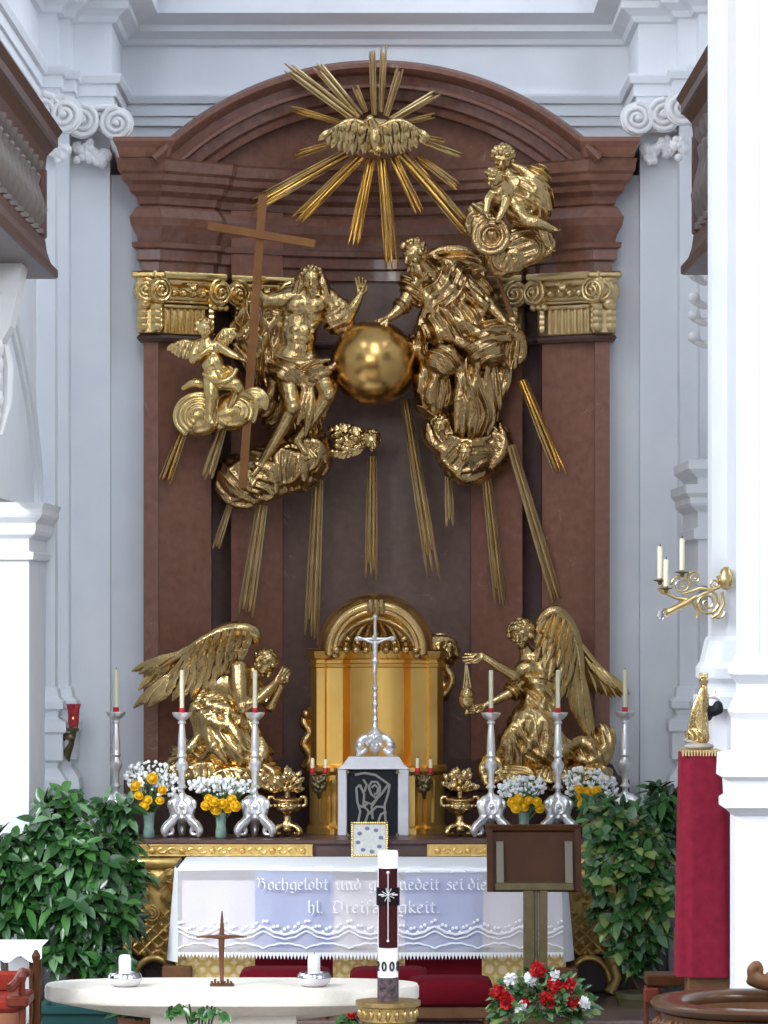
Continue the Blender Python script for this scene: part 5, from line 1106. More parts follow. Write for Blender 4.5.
# ------------------------------------------------------------------ candles
def candle(par, p, r, h, sleeve=None, wax=WAX, wick=True):
    p = Vector(p)
    s0 = sleeve or 0
    if sleeve: mb = MB(); mb.lathe(p, [(r * 1.25, 0), (r * 1.35, s0 * .5), (r * 1.25, s0)], 12); mb.build('red_sleeve', REDP, par)
    mb = MB(); mb.lathe(p + Vector((0, 0, s0 * .6)), [(r, 0), (r, h - s0 * .6 - r * .6), (r * .8, h - s0 * .6 - r * .1), (r * .2, h - s0 * .6)], 12); cn = mb.build('candle', wax, par)
    if wick: mb = MB(); mb.tube([p + Vector((0, 0, h - .004)), p + Vector((.002, 0, h + .014))], .003, 5); mb.build('wick', BLACKST, cn)
def sconce(px, label):
    y = yt - .32; o = thing('sconce', label, 'candle holder', W(px, 785, y)); s_ = S(y)
    c = Clay(y, .003); c.curls((px, 784, 0), (6, 8, 5), 26, 2.4, int(px)); c.ell((px, 785, 0), (5, 8, 4), 0, 2).cap((px, 792, 0), (px, 798, -3), 3, 1.5, 1)
    for sg in (-1, 1): c.tube([(px, 782, 3, 2), (px + sg * 4, 780, 5, 1.8), (px + sg * 6.5, 776, 5, 1.6)], 1); c.ell((px + sg * 6.5, 774.5, 5), (4, 1.3, 4), 0, .5)
    c.build('bracket', DKBRASS, o)
    for sg in (-1, 1): candle(o, W(px + sg * 6.5, 773, y - 5 / s_), 1.9 / s_, (14 if sg > 0 else 15) / s_, 5 / s_)
sconce(319, 'two-candle bracket on the left flank of the tabernacle'); sconce(424, 'two-candle bracket on the right flank of the tabernacle')
# ------------------------------------------------------------------ six silver candlesticks
ys = -1.42; ss = S(ys); u = 1 / ss
def candlestick():
    o = thing('candlestick', '', 'candlestick', W(182, 838, ys)); o.location.z = ZG; b = Vector(o.location)
    # modelled around photo column 182
    py0 = HY + (ZC - ZG) * ss; Y = lambda h: py0 - h
    c = Clay(ys, .0032)
    for dx, dq in ((-.9, .45), (.9, .45), (0, -1)):
        P_ = lambda r_, h_, w_: (182 + dx * r_, Y(h_), dq * r_, w_)
        c.tube([P_(3, 40, 3.4), P_(8, 36, 5), P_(9.5, 29, 5), P_(8.5, 22, 4.4), P_(11, 16, 4.6), P_(16, 12, 4.6), P_(19.5, 7, 4), P_(18.5, 3, 2.6)], 2)
        c.tube([P_(15, 12, 2.6), P_(11, 8, 2.4), P_(11, 4, 2), P_(14, 3, 1.6)], 1); c.ball((182 + dx * 18.5, Y(2), dq * 18.5), 2.1, .8); c.tube([P_(9, 38, 2), P_(14, 35, 2.2), P_(14, 30, 1.8)], 1)
    c.ell((182, Y(28), 0), (8, 13, 8), 0, 3)
    for sg in (-1, 1):
        c.ridge([(182 + sg * 2, Y(38), 0, 1.3), (182 + sg * 7, Y(34), 0, 1.4), (182 + sg * 6, Y(27), 0, 1.4), (182 + sg * 2, Y(24), 0, 1.2), (182 + sg * 3, Y(29), 0, 1)], 1.2); c.ridge([(182 + sg * 5, Y(22), 0, 1.3), (182 + sg * 10, Y(18), 0, 1.4), (182 + sg * 15, Y(13), 0, 1.4), (182 + sg * 18, Y(8), 0, 1.1)], 1.2)
    c.ball((182, Y(31), 8), 2.6, 1).ball((182, Y(20), 6), 2.4, 1)
    c.build('tripod_base', SILVER, o)
    mb = MB(); pr = [(3, 38), (4.8, 40), (4.4, 43), (2.8, 45), (3, 48), (5.6, 50), (3.2, 53), (3, 58), (3.6, 64), (4.2, 66), (6.2, 70), (6.2, 74), (4, 77), (3.6, 79), (5.2, 81.5), (4, 84), (4.3, 88), (3.8, 100), (2.9, 111), (2.6, 113), (4.1, 114), (4.1, 116), (2, 117)]
    mb.lathe(b, [(r * u, h * u) for r, h in pr], 18); mb.build('stem', SILVER, o)
    mb = MB(); mb.lathe(b, [(x * u, h * u) for x, h in ((2, 116.5), (5, 118), (8.2, 121), (9.6, 124.5), (9.2, 125), (7.4, 122.5), (2.4, 121.5))], 20, lobes=8, la=.04); mb.build('drip_pan', SILVER, o)
    candle(o, b + Vector((0, 0, 121.5 * u)), 2.25 * u, 46 * u, 8 * u)
    return o
proto = candlestick()
spots = [(182, ys, 'silver candlestick between the two left flower vases'), (255, ys, 'silver candlestick left of the tabernacle, next to the gilded urn'), (491, ys, 'silver candlestick just right of the right gilded urn'), (558, ys, 'silver candlestick in front of the right angel, behind the lectern edge'), (116, -1.2, 'leftmost silver candlestick, before the white wall at left'), (625, -1.2, 'rightmost silver candlestick, before the white wall at right')]
for i, (px, y, lb) in enumerate(spots):
    o = proto if i == 0 else copy_tree(proto)
    o.location = (X(px, y), y, ZG); tag(o, lb, 'candlestick', 'silver altar candlesticks')
# ------------------------------------------------------------------ gilded urns with metal bouquets
def urn(px, label):
    y = -1.35; o = thing('gilded_urn', label, 'urn', (X(px, y), y, ZG)); py0 = HY + (ZC - ZG) * S(y)
    c = Clay(y, .0035); Y = lambda h: py0 - h
    for dx, dq in ((-.9, .4), (.9, .4), (0, -1)): c.tube([(px + dx * 4, Y(12), dq * 4, 3), (px + dx * 11, Y(9), dq * 11, 3.2), (px + dx * 14, Y(4), dq * 14, 3.2), (px + dx * 9, Y(3), dq * 9, 2.4)], 1.5)
    c.cap((px, Y(8), 0), (px, Y(22), 0), 5, 3.6, 2).ell((px, Y(30), 0), (13, 8, 12), 0, 3).ell((px, Y(37), 0), (15, 3.4, 14), 0, 1.5)
    for sg in (-1, 1): c.tube([(px + sg * 12, Y(30), 2, 2.2), (px + sg * 18, Y(32), 2, 2), (px + sg * 18, Y(39), 2, 1.8), (px + sg * 14, Y(40), 2, 1.6)], 1)
    for i in range(7): c.ball((px - 12 + 4 * i, Y(31), 10 - abs(i - 3) * 1.6), 2.6, 1)
    c.build('urn_body', GOLD, o)
    mb = MB(); rr = random.Random(int(px)); C_ = W(px, Y(52), y)
    for i in range(46):
        a = rr.uniform(-.3, PI + .3); l = rr.uniform(.06, .15); q = rr.uniform(-.07, .03)
        p = C_ + Vector((math.cos(a) * l * .3, q, math.sin(a) * l * .3 - .03)); mb.feather(p, C_ + Vector((math.cos(a) * l, q - .02, math.sin(a) * l)), .02, bend=(0, -.02, 0), th=.6)
    for i in range(7): a = i * 2 * PI / 7; mb.ball(C_ + Vector((.045 * math.cos(a), -.06, .045 * math.sin(a) + .02)), (.024, .018, .024), 8, 6)
    mb.ball(C_ + Vector((0, -.07, .02)), .022, 8, 6); mb.tube([C_ + Vector((0, 0, -.14)), C_], .02, 8)
    mb.build('metal_bouquet', GOLD, o, True, 50)
urn(287, 'gilded urn with metal flowers left of the tabernacle'); urn(460, 'gilded urn with metal flowers right of the tabernacle')
# ------------------------------------------------------------------ thurible
th = thing('thurible', 'gilded thurible hanging on a chain from the hand of the right angel', 'thurible', W(467, 716, -1.25))
yy_ = -1.25; s_ = S(yy_); b = W(467, 716, yy_)
mb = MB(); mb.lathe(b, [(r / s_, h / s_) for r, h in ((.6, 0), (2.8, 2), (1.8, 4), (1.4, 6), (5, 9), (7.4, 13), (7.8, 17), (8.2, 18), (6, 20), (6.6, 22), (5.4, 26), (3, 29), (3.4, 31), (1.6, 34), (.6, 37))], 16); mb.build('censer', GOLD, th)
mb = MB()
for dx in (-5, 0, 5): mb.tube([b + Vector((dx / s_, 0, 18 / s_)), b + Vector((dx * .5 / s_, 0, 36 / s_)), W(466, 659, yy_)], .005, 5)
mb.build('chain', GOLDW, th)
# ------------------------------------------------------------------ vases of flowers
YEL = mat('yellow_petal', (.92, .50, .012), .6, c2=(.95, .62, .03), ns=30, spec=.2); WHP = mat('white_petal', (.93, .95, .94), .7, spec=.2); GRN = mat('stem_green', (.05, .12, .035), .6, c2=(.08, .17, .05), ns=20)
GLS = mat('green_glass', (.24, .36, .30), .1, c2=(.10, .19, .15), ns=14, spec=.8)
def rose_mb(c, r, seed):
    mb = MB(); rr = random.Random(seed); c = Vector(c); ax = Vector((rr.uniform(-.4, .4), -1, rr.uniform(.1, .7))).normalized(); e1 = ax.orthogonal().normalized(); e2 = ax.cross(e1)
    mb.ball(c, r * .5, 8, 6)
    for k, (rad, n_) in enumerate(((.4, 4), (.72, 6), (1., 7))):
        for i in range(n_):
            a = 2 * PI * (i + k * .4) / n_ + rr.uniform(-.2, .2); o_ = e1 * math.cos(a) + e2 * math.sin(a)
            mb.feather(c + o_ * r * rad * .4 - ax * r * .35, c + o_ * r * rad + ax * r * (.55 - .35 * k), r * .48, bend=o_ * r * .22, nrm=o_, th=.3, n=5)
    return mb
def vase(px, y, label, roses, sprays, seed, h=26, gy=None):
    s_ = S(y); o = thing('flower_vase', label, 'flower vase', (X(px, y), y, ZG)); b = Vector(o.location); py0 = HY + (ZC - ZG) * s_
    mb = MB(); mb.lathe(b, [(r / s_, z_ / s_) for r, z_ in ((4.5, 0), (5.6, 1), (5.8, 6), (5, 12), (5.4, 20), (6.6, h), (6, h), (4.6, 18), (1, 8))], 18); mb.build('vase', GLS, o)
    rr = random.Random(seed)
    for i, (x_, y_) in enumerate(roses): rose_mb(W(x_, y_, y - rr.uniform(.08, .16)), rr.uniform(4.2, 5.8) / s_, seed + i).build('yellow_rose', YEL, o, True, 60)
    mb = MB(); st_ = MB()
    for (x_, y_, rx, ry, n_) in sprays:
        for i in range(n_):
            a = rr.uniform(0, 2 * PI); q = math.sqrt(rr.random()); p = W(x_ + rx * q * math.cos(a), y_ + ry * q * math.sin(a), y + rr.uniform(-.08, .08)); mb.ball(p, rr.uniform(1.1, 2.5) / s_, 6, 4)
            if i % 4 == 0: st_.tube([b + Vector((rr.uniform(-.03, .03), 0, .18)), p], .003, 4)
    tag(mb.build('white_blossom', WHP, o), kind='stuff')
    for (x_, y_) in roses: st_.tube([b + Vector((0, 0, .1)), W(x_, y_, y - .04)], .006, 5)
    for i in range(10): p = b + Vector((rr.uniform(-.05, .05), rr.uniform(-.05, .03), h / s_ + rr.uniform(-.02, .1))); a = rr.uniform(0, PI); st_.feather(p, p + Vector((math.cos(a) * .1, -.03, math.sin(a) * .06)), .02, bend=(0, 0, .02))
    st_.build('stems', GRN, o, True, 60)
vase(149, -1.5, 'glass vase of yellow and white flowers, leftmost on the altar beside the shrub', [(135, 785), (139, 795), (147, 800), (152, 778), (160, 800), (144, 806), (162, 790)], [(150, 776, 26, 16, 120), (168, 786, 14, 12, 50), (134, 778, 10, 14, 30)], 1)
vase(221, -1.5, 'glass vase of yellow and white flowers between the two left candlesticks', [(206, 805), (214, 801), (222, 803), (231, 799), (236, 806), (228, 808), (216, 809), (208, 798)], [(222, 786, 26, 9, 150), (200, 785, 12, 7, 40), (246, 786, 12, 7, 40)], 11)
vase(524, -1.5, 'glass vase of yellow and white flowers behind the lectern top', [(512, 802), (519, 799), (524, 806), (516, 808), (537, 801), (540, 808), (529, 800)], [(524, 786, 24, 10, 150), (506, 790, 9, 7, 30)], 21)
vase(588, -1.5, 'glass vase of yellow and white flowers, rightmost beside the right shrub', [(580, 795), (587, 792), (592, 798), (583, 804), (596, 811), (579, 788), (597, 791)], [(586, 780, 22, 14, 110), (606, 788, 12, 12, 60), (572, 785, 8, 10, 30)], 31)
# ================================================================== shrubs
def leafmat(n, a, b): return mat(n, a, .27, c2=b, ns=9, spec=.5)
LD = leafmat('leaf_dark', (.012, .048, .011), (.02, .07, .016)); LM = leafmat('leaf_mid', (.035, .12, .024), (.055, .155, .035)); LY = leafmat('leaf_variegated', (.26, .34, .10), (.16, .26, .07)); LP = leafmat('leaf_pale', (.14, .25, .13), (.1, .2, .09)); LB = leafmat('leaf_brown', (.20, .15, .06), (.14, .12, .04))
BARK = mat('bark', (.06, .045, .03), .8)
def leaf(mb, p, d, n_, L_, w_, mi, droop):
    d = d.normalized(); sd = d.cross(n_).normalized(); nn = sd.cross(d); vs = []; R = []
    prof = ((0, .12), (.2, .72), (.45, 1.), (.7, .78), (.88, .4), (1., .04)); fs = []
    for t, k in prof:
        c_ = p + d * L_ * t - Vector((0, 0, droop * L_ * t * t)); vs += [c_ - sd * w_ * k + nn * w_ * k * .28, c_, c_ + sd * w_ * k + nn * w_ * k * .28]
    for i in range(len(prof) - 1):
        for j in (0, 1): fs.append((i * 3 + j, i * 3 + j + 1, i * 3 + j + 4, i * 3 + j + 3))
    mb.add(vs, fs, mi)
def shrub(label, y, blobs, root, L_, n, weights, seed, group=None, pot=None, aspect=.215, inner=.35):
    rr = random.Random(seed); o = thing('potted_shrub', label, 'plant', W(*root, y)); s_ = S(y); mb = MB(); st_ = MB(); b = Vector(o.location)
    tot = sum(q[3] * q[4] for q in blobs)
    for (x, py, q0, rx, ry, rq) in blobs:
        c0 = W(x, py, y - q0 / s_); R_ = Vector((rx, rq, ry)) / s_
        st_.tube([b, b.lerp(c0, .5) + Vector((rr.uniform(-.06, .06), 0, 0)), c0], [.022, .015, .008], 6)
        for i in range(max(3, int(n * rx * ry / tot))):
            while True:
                v = Vector((rr.uniform(-1, 1), rr.uniform(-1, .4), rr.uniform(-1, 1)))
                if inner < v.length < 1: break
            v *= rr.choice((.8, 1, 1, 1.12))
            p = c0 + Vector((v.x * R_.x, v.y * R_.y, v.z * R_.z)); out = (Vector((v.x, v.y - .35, v.z * .6 + .5))).normalized()
            if i % 2 == 0: st_.tube([c0.lerp(p, .2), p], .004, 4)
            ref = out.orthogonal().normalized(); k = rr.randint(5, 8); ph = rr.uniform(0, 6); dim = rr.choice((0, 0, 1))
            for j in range(k):
                a = ph + 2.4 * j; rad = (Matrix.Rotation(a, 3, out) @ ref); up = 1 - j / k
                d = (out * (.1 + .9 * up * rr.uniform(.4, 1)) + rad).normalized(); mi = rr.choices(range(len(weights)), weights)[0]
                leaf(mb, p - out * (1 - up) * .05, d, (out + Vector((0, -.2, .5))).normalized(), L_ / s_ * rr.uniform(.6, 1.15), L_ / s_ * aspect * rr.uniform(.8, 1.15), mi, rr.uniform(.0, .5))
    tag(mb.build('foliage', [LD, LM, LP, LY, LB], o, True, 80), kind='stuff'); st_.build('stems', BARK, o)
    if pot:
        mb = MB(); mb.lathe(b - Vector((0, 0, pot[1])), [(pot[0] * .75, 0), (pot[0] * .8, .02), (pot[0], pot[1] - .04), (pot[0] * 1.06, pot[1] - .04), (pot[0] * 1.06, pot[1]), (pot[0] * .9, pot[1]), (pot[0] * .85, pot[1] - .05)], 20); mb.build('pot', pot[2], o)
shrub('large dark green shrub at the left, before the white pilaster', -2.9, [(66, 806, 0, 24, 16, 18), (62, 838, 6, 38, 26, 24), (92, 862, 12, 36, 26, 24), (48, 880, 12, 36, 26, 26), (76, 902, 16, 40, 24, 26), (110, 915, 14, 24, 24, 20), (66, 948, 10, 34, 20, 20), (108, 962, 14, 26, 20, 20)], (74, 992), 24, 150, (8, 4, 2, 0, 0), 3, None, (.18, .28, TERRA))
shrub('low dark shrub at the left edge, beside the larger shrub', -3.0, [(6, 848, 0, 26, 20, 18), (4, 884, 0, 28, 26, 18), (16, 915, 4, 26, 18, 18)], (6, 992), 26, 60, (7, 3, 1, 0, 0), 4, None, (.15, .25, TERRA))
shrub('tall sprig of dark leaves between the leftmost candlestick and the large shrub', -2.4, [(116, 812, 0, 20, 14, 14), (124, 840, 0, 16, 16, 14), (128, 880, 0, 16, 24, 14), (124, 920, 6, 16, 20, 12)], (116, 990), 20, 60, (5, 4, 2, 0, 0), 5)
shrub('big variegated aucuba shrub at right, left of the red draped pedestal', -2.6, [(612, 830, 0, 26, 24, 24), (640, 850, 6, 34, 30, 26), (616, 874, 14, 32, 24, 26), (650, 892, 14, 26, 28, 24), (618, 912, 12, 28, 18, 22), (644, 928, 14, 26, 20, 22), (626, 948, 10, 18, 12, 16), (640, 960, 8, 14, 14, 14)], (642, 992), 16, 300, (3.5, 5, 4, 3.4, .7), 6, None, (.18, .28, mat('olive_pot', (.09, .08, .035), .6)), .32)
shrub('dark green shrub rising at right above and behind the variegated one', -2.2, [(662, 800, 0, 24, 14, 18), (644, 822, 0, 28, 18, 18), (670, 832, 0, 14, 30, 16), (606, 812, 0, 22, 14, 14)], (658, 990), 18, 110, (6, 5, 1, 0, 0), 7)
# ================================================================== lectern
SUPP = mat('olive_metal', (.16, .14, .10), .5, .3)
yl = -3.9; le = thing('lectern', 'dark wooden lectern desk on a brass T-shaped post, seen from behind', 'lectern', W(535, 1010, yl)); le.location.z = .3
s_ = S(yl); Lx = lambda p: X(p, yl); Lz = lambda p: Z(p, yl)
mb = MB()
t_ = .16
R = [[(Lx(488), yl - .03, Lz(890)), (Lx(580), yl - .03, Lz(890)), (Lx(580), yl + .0, Lz(892)), (Lx(488), yl + .0, Lz(892))], [(Lx(488), yl - .03 + t_, Lz(829)), (Lx(580), yl - .03 + t_, Lz(829)), (Lx(580), yl + t_, Lz(831)), (Lx(488), yl + t_, Lz(831))]]
mb.rings(R); mb.box((Lx(487), yl - .06 + t_, Lz(832)), (Lx(581.5), yl + .04 + t_, Lz(826)), bev=.006)
for a, b_ in ((487, 493), (575, 581.5)): mb.rings([[(Lx(a), yl - .05, Lz(891)), (Lx(b_), yl - .05, Lz(891)), (Lx(b_), yl, Lz(891)), (Lx(a), yl, Lz(891))], [(Lx(a), yl - .06 + t_, Lz(830)), (Lx(b_), yl - .06 + t_, Lz(830)), (Lx(b_), yl + t_, Lz(830)), (Lx(a), yl + t_, Lz(830))]])
mb.build('desk', WOOD, le, False)
for a, b_ in ((496.5, 503.5), (565, 572.5)):
    mb = MB(); mb.rings([[(Lx(a), yl - .075, Lz(888)), (Lx(b_), yl - .075, Lz(888)), (Lx(b_), yl - .035, Lz(888)), (Lx(a), yl - .035, Lz(888))], [(Lx(a), yl - .075 + t_ * .75, Lz(842)), (Lx(b_), yl - .075 + t_ * .75, Lz(842)), (Lx(b_), yl - .035 + t_ * .75, Lz(842)), (Lx(a), yl - .035 + t_ * .75, Lz(842))]])
    mb.build('desk_support', SUPP, le, False)
mb = MB(); mb.box((Lx(495), yl - .10, Lz(889.5)), (Lx(573), yl - .02, Lz(882)), bev=.006); mb.build('crossbar', DKBRASS, le, False)
mb = MB()
for a, b_, d in ((523, 533, 0), (533.5, 538, .02), (538.5, 547, 0)): mb.box((Lx(a), yl - .09 + d, .34), (Lx(b_), yl - .02, Lz(888)), bev=.004)
mb.build('post', DKBRASS, le, False)
mb = MB(); mb.box((Lx(500), yl - .2, .30), (Lx(570), yl + .1, .345), bev=.01); mb.build('foot', DKBRASS, le, False)
# ================================================================== upholstered stools before the altar
def stool(xa, xb, pt, pb, y, label, back=None):
    o = thing('upholstered_stool', label, 'stool', ((X(xa, y) + X(xb, y)) / 2, y, .45 if y > -3.6 else .3))
    zf = o.location.z; x0, x1 = X(xa, y), X(xb, y); z1, z0 = Z(pt, y), Z(pb, y)
    mb = MB(); R = []
    for z_, e in ((z0, .02), (z0 + .02, 0), (z1 - .05, 0), (z1 - .02, .02), (z1 - .006, .07), (z1, .16)):
        pts = []
        for sx, sy in ((-1, -1), (1, -1), (1, 1), (-1, 1)):
            cx_, cy_ = (x0 + x1) / 2 + sx * ((x1 - x0) / 2 - e - .03), y + sy * (.2 - e)
            a0 = math.atan2(sy, sx)
            for t in (-.6, 0, .6): pts.append((cx_ + .03 * math.cos(a0 + t), cy_ + .03 * math.sin(a0 + t), z_))
        R.append(pts)
    mb.rings(R); mb.build('cushion', VELVET, o, True, 60)
    mb = MB(); mb.box((x0 - .01, y - .2, z0 - .09), (x1 + .01, y + .2, z0), bev=.012); mb.build('frame', OAK, o, False)
    for sx in (x0 + .04, x1 - .04):
        for sy in (y - .16, y + .16):
            mb = MB(); mb.lathe((sx, sy, zf), [(.025, 0), (.03, .03), (.018, .06), (.026, (z0 - zf) * .4), (.02, (z0 - zf) * .6), (.028, z0 - zf - .08)], 10); mb.build('leg', OAK, o)
stool(240, 331, 967, 984, -3.3, 'red velvet stool at left before the altar, behind the slim metal cross')
stool(350, 429, 967, 990, -3.3, 'red velvet stool in the middle, behind the tall decorated candle')
stool(408, 492, 976, 1003, -3.75, 'larger red velvet stool at right, between tall candle and carnations')
# ================================================================== stone table in front
yT = -6.0; zT = Z(984, yT)
tb = thing('stone_altar_table', 'pale stone altar table with rounded ends in the foreground', 'table', (X(232, yT), yT, 0))
mb = MB(); xc = X(232, yT); rx = (X(419, yT) - X(45, yT)) / 2; R = []
def sup(rx_, ry_, z_): return [(xc + rx_ * math.copysign(abs(math.cos(a)) ** .62, math.cos(a)), yT + ry_ * math.copysign(abs(math.sin(a)) ** .8, math.sin(a)), z_) for a in np.linspace(0, 2 * PI, 64, endpoint=False)]
ry = .42
for f, z_ in ((.30, zT - .21), (.5, zT - .18), (.82, zT - .13), (.97, zT - .095), (.99, zT - .088), (1, zT - .076), (1, zT - .012), (.993, zT)): R.append(sup(rx * f if f > .6 else rx * (f + .1), ry * min(1, f + .05), z_))
mb.rings(R); mb.build('table_top', STONE, tb, True, 30)
mb = MB(); mb.rings([[(X(150, yT) + e, yT - .26 + e, z_), (X(300, yT) - e, yT - .26 + e, z_), (X(300, yT) - e, yT + .26 - e, z_), (X(150, yT) + e, yT + .26 - e, z_)] for e, z_ in ((-.04, 0), (-.04, .1), (0, .12), (.02, zT - .12))]); mb.build('pedestal', STONE, tb, False)
def bowlcandle(px, py, label, h):
    y = -6.15; o = thing('bowl_candle', label, 'candle holder', (X(px, y), y, zT)); b = Vector(o.location); s_ = S(y)
    mb = MB(); mb.lathe(b, [(r / s_, z_ / s_) for r, z_ in ((8, 0), (12.5, 1.2), (15.6, 4), (17, 7.5), (17, 8.5), (13, 8.5), (2, 7))], 28); mb.build('bowl', mat('ceramic_bowl', (.74, .72, .74), .25, c2=(.60, .57, .58), ns=5) if 'ceramic_bowl' not in MATS else MATS['ceramic_bowl'], o)
    mb = MB(); mb.lathe(b, [(r / s_, z_ / s_) for r, z_ in ((16.8, 8), (17.2, 9), (16.6, 11.5), (14.6, 14), (13.6, 14), (14.6, 11), (12, 9), (4, 8.8))], 28); mb.build('silver_inset', mat('dark_silver', (.45, .44, .45), .18, 1., bump=.3, bs=40) if 'dark_silver' not in MATS else MATS['dark_silver'], o)
    candle(o, b + Vector((0, 0, 8 / s_)), 6.2 / s_, h / s_, None, WAXW)
bowlcandle(125, 984, 'thick white candle in a ceramic bowl at the left end of the stone table', 24); bowlcandle(314, 984, 'thick white candle in a ceramic bowl near the tall decorated candle', 24)
y = -6.1; o = thing('table_cross', 'slim dark bronze cross standing on the stone table', 'cross', (X(222, y), y, zT)); s_ = S(y)
BRZ = mat('bronze', (.20, .085, .045), .4, .7, c2=(.14, .06, .03), ns=10)
def spike(a, b_, w0, w1, wm=None): return [(a, w0), (b_, w1)]
mb = MB(); P = [(222, 990, 3.2), (222, 984, 1.8), (221.5, 960, 2.4), (221.5, 940, 3.2), (222, 928, 2.2), (222, 911, .6)]
mb.tube([(X(p[0], y), y, max(zT, Z(p[1], y))) for p in P], [p[2] / s_ for p in P], 8, flat=.6); mb.build('upright', BRZ, o)
mb = MB(); P = [(196, 937, .6), (210, 936.5, 1.6), (222, 937, 2.6), (234, 936.5, 1.6), (247, 937, .6)]; mb.tube([W(p[0], p[1], y - .01) for p in P], [p[2] / s_ for p in P], 8, flat=.6, ref=(0, 1, 0)); mb.build('crossbar', BRZ, o)
mb = MB()
for i in range(7): mb.tube([(X(212 + i * 3.2, y), y - .02, zT), (X(212 + i * 3.2, y), y - .02, zT + .03 + .012 * (i % 2))], .008, 6)
mb.box((X(210, y), y - .06, zT), (X(234, y), y + .05, zT + .012), bev=.004); mb.build('foot', BRZ, o)
# ------------------------------------------------------------------ tall decorated candle
y = -6.75; s_ = S(y); pc = thing('paschal_candle', 'tall thick white candle with dark cross plaque and year figures on a gilded stand', 'candle', (X(388, y), y, 0))
cz = Z(1000, y); cxp = X(388, y)
mb = MB(); mb.lathe((cxp, y, cz), [(10.2 / s_, 0), (10.2 / s_, 147 / s_), (9.6 / s_, 149.5 / s_), (2 / s_, 149 / s_)], 28); mb.build('candle', WAXW, pc)
PLQ = mat('plaque_brown', (.035, .006, .008), .6, c2=(.055, .01, .012), ns=20, spec=.1)
def wrap(z0, z1, a0, a1, r_, m_, name, n=12):
    mb = MB(); vs = []; fs = []
    for i in range(n + 1):
        a = lerp(a0, a1, i / n); 
        for rr_, zz_ in ((r_ - .004, z0), (r_, z0), (r_, z1), (r_ - .004, z1)): vs.append((cxp + rr_ * math.sin(a), y - rr_ * math.cos(a), zz_))
    for i in range(n):
        for j in range(3): fs.append((i * 4 + j, i * 4 + 4 + j, i * 4 + 5 + j, i * 4 + 1 + j))
    fs += [(0, 1, 2, 3), (n * 4 + 3, n * 4 + 2, n * 4 + 1, n * 4)]
    mb.add(vs, fs); return mb.build(name, m_, pc, True, 40)
rc = 10.2 / s_
pl_ = wrap(Z(947, y), Z(868, y), -1.0, 1.0, rc + .006, PLQ, 'plaque'); wrap(Z(905, y), Z(887, y), -1.5, 1.5, rc + .009, mat('plaque_black', (.012, .005, .01), .6, spec=.1), 'plaque_arm')
mb = MB(); C_ = (cxp, y - rc - .013, Z(894, y))
def v3(dx, dz): return (C_[0] + dx / s_, C_[1] + .01 * abs(dx) / 8, C_[2] + dz / s_)
mb.tube([v3(0, -46), v3(0, 22)], .004, 6); mb.ball(v3(0, 22), .011, 8, 6); mb.ball(v3(0, -46), .009, 8, 6); mb.tube([v3(-9.5, 0), v3(9.5, 0)], .005, 6)
for a in range(8): mb.tube([v3(0, 0), v3(7 * math.cos(a * PI / 4 + .3), 7 * math.sin(a * PI / 4 + .3))], .003, 5)
mb.build('silver_star', SILVER, pc)
wrap(Z(1000, y), Z(977, y), -PI, PI, rc + .003, mat('mottled_band', (.03, .02, .022), .6, c2=(.14, .11, .12), ns=40, spec=.1), 'lower_band', 28)
INK = mat('black_wax', (.02, .018, .018), .5)
mb = MB()
def dig(shape, ang, zc_):
    for pts in shape:
        mb.tube([(cxp + (rc + .004) * math.sin(ang + u_ / 12), y - (rc + .004) * math.cos(ang + u_ / 12), zc_ + v_ / s_) for u_, v_ in pts], .0065, 6)
zero = [[(2.2 * math.cos(t), 4.2 * math.sin(t)) for t in np.linspace(0, 2 * PI, 15)]]
eight = [[(1.8 * math.cos(t), 2.2 + 2 * math.sin(t)) for t in np.linspace(0, 2 * PI, 13)], [(2.2 * math.cos(t), -2 + 2.2 * math.sin(t)) for t in np.linspace(0, 2 * PI, 13)]]
two = [[(-2, 2.5), (-1, 4), (1, 4), (2, 2.4), (1.4, .4), (-2, -4), (2.2, -4)]]
for a, sh in ((-1.15, two), (-.38, zero), (.38, zero), (1.15, eight)): dig(sh, a, Z(965.5, y))
mb.build('year_figures', INK, pc)
mb = MB(); mb.lathe((cxp, y, 0), [(.22, 0), (.23, .04), (.12, .08), (.06, .14), (.05, .3), (.09, .36), (.06, .44), (.05, cz - .3), (.08, cz - .22), (.15, cz - .13), (.17, cz - .12), (.165, cz - .04), (.195, cz - .03), (.195, cz - .003), (.06, cz - .001)], 28, lobes=0)
for i in range(20): a = 2 * PI * i / 20; mb.ball((cxp + .168 * math.cos(a), y + .168 * math.sin(a), cz - .08), (.016, .016, .03), 6, 5)
mb.build('stand', mat('stand_gilding', (.62, .45, .2), .35, 1., c2=(.4, .27, .1), ns=30, bump=.3, bs=60), pc, True, 40)
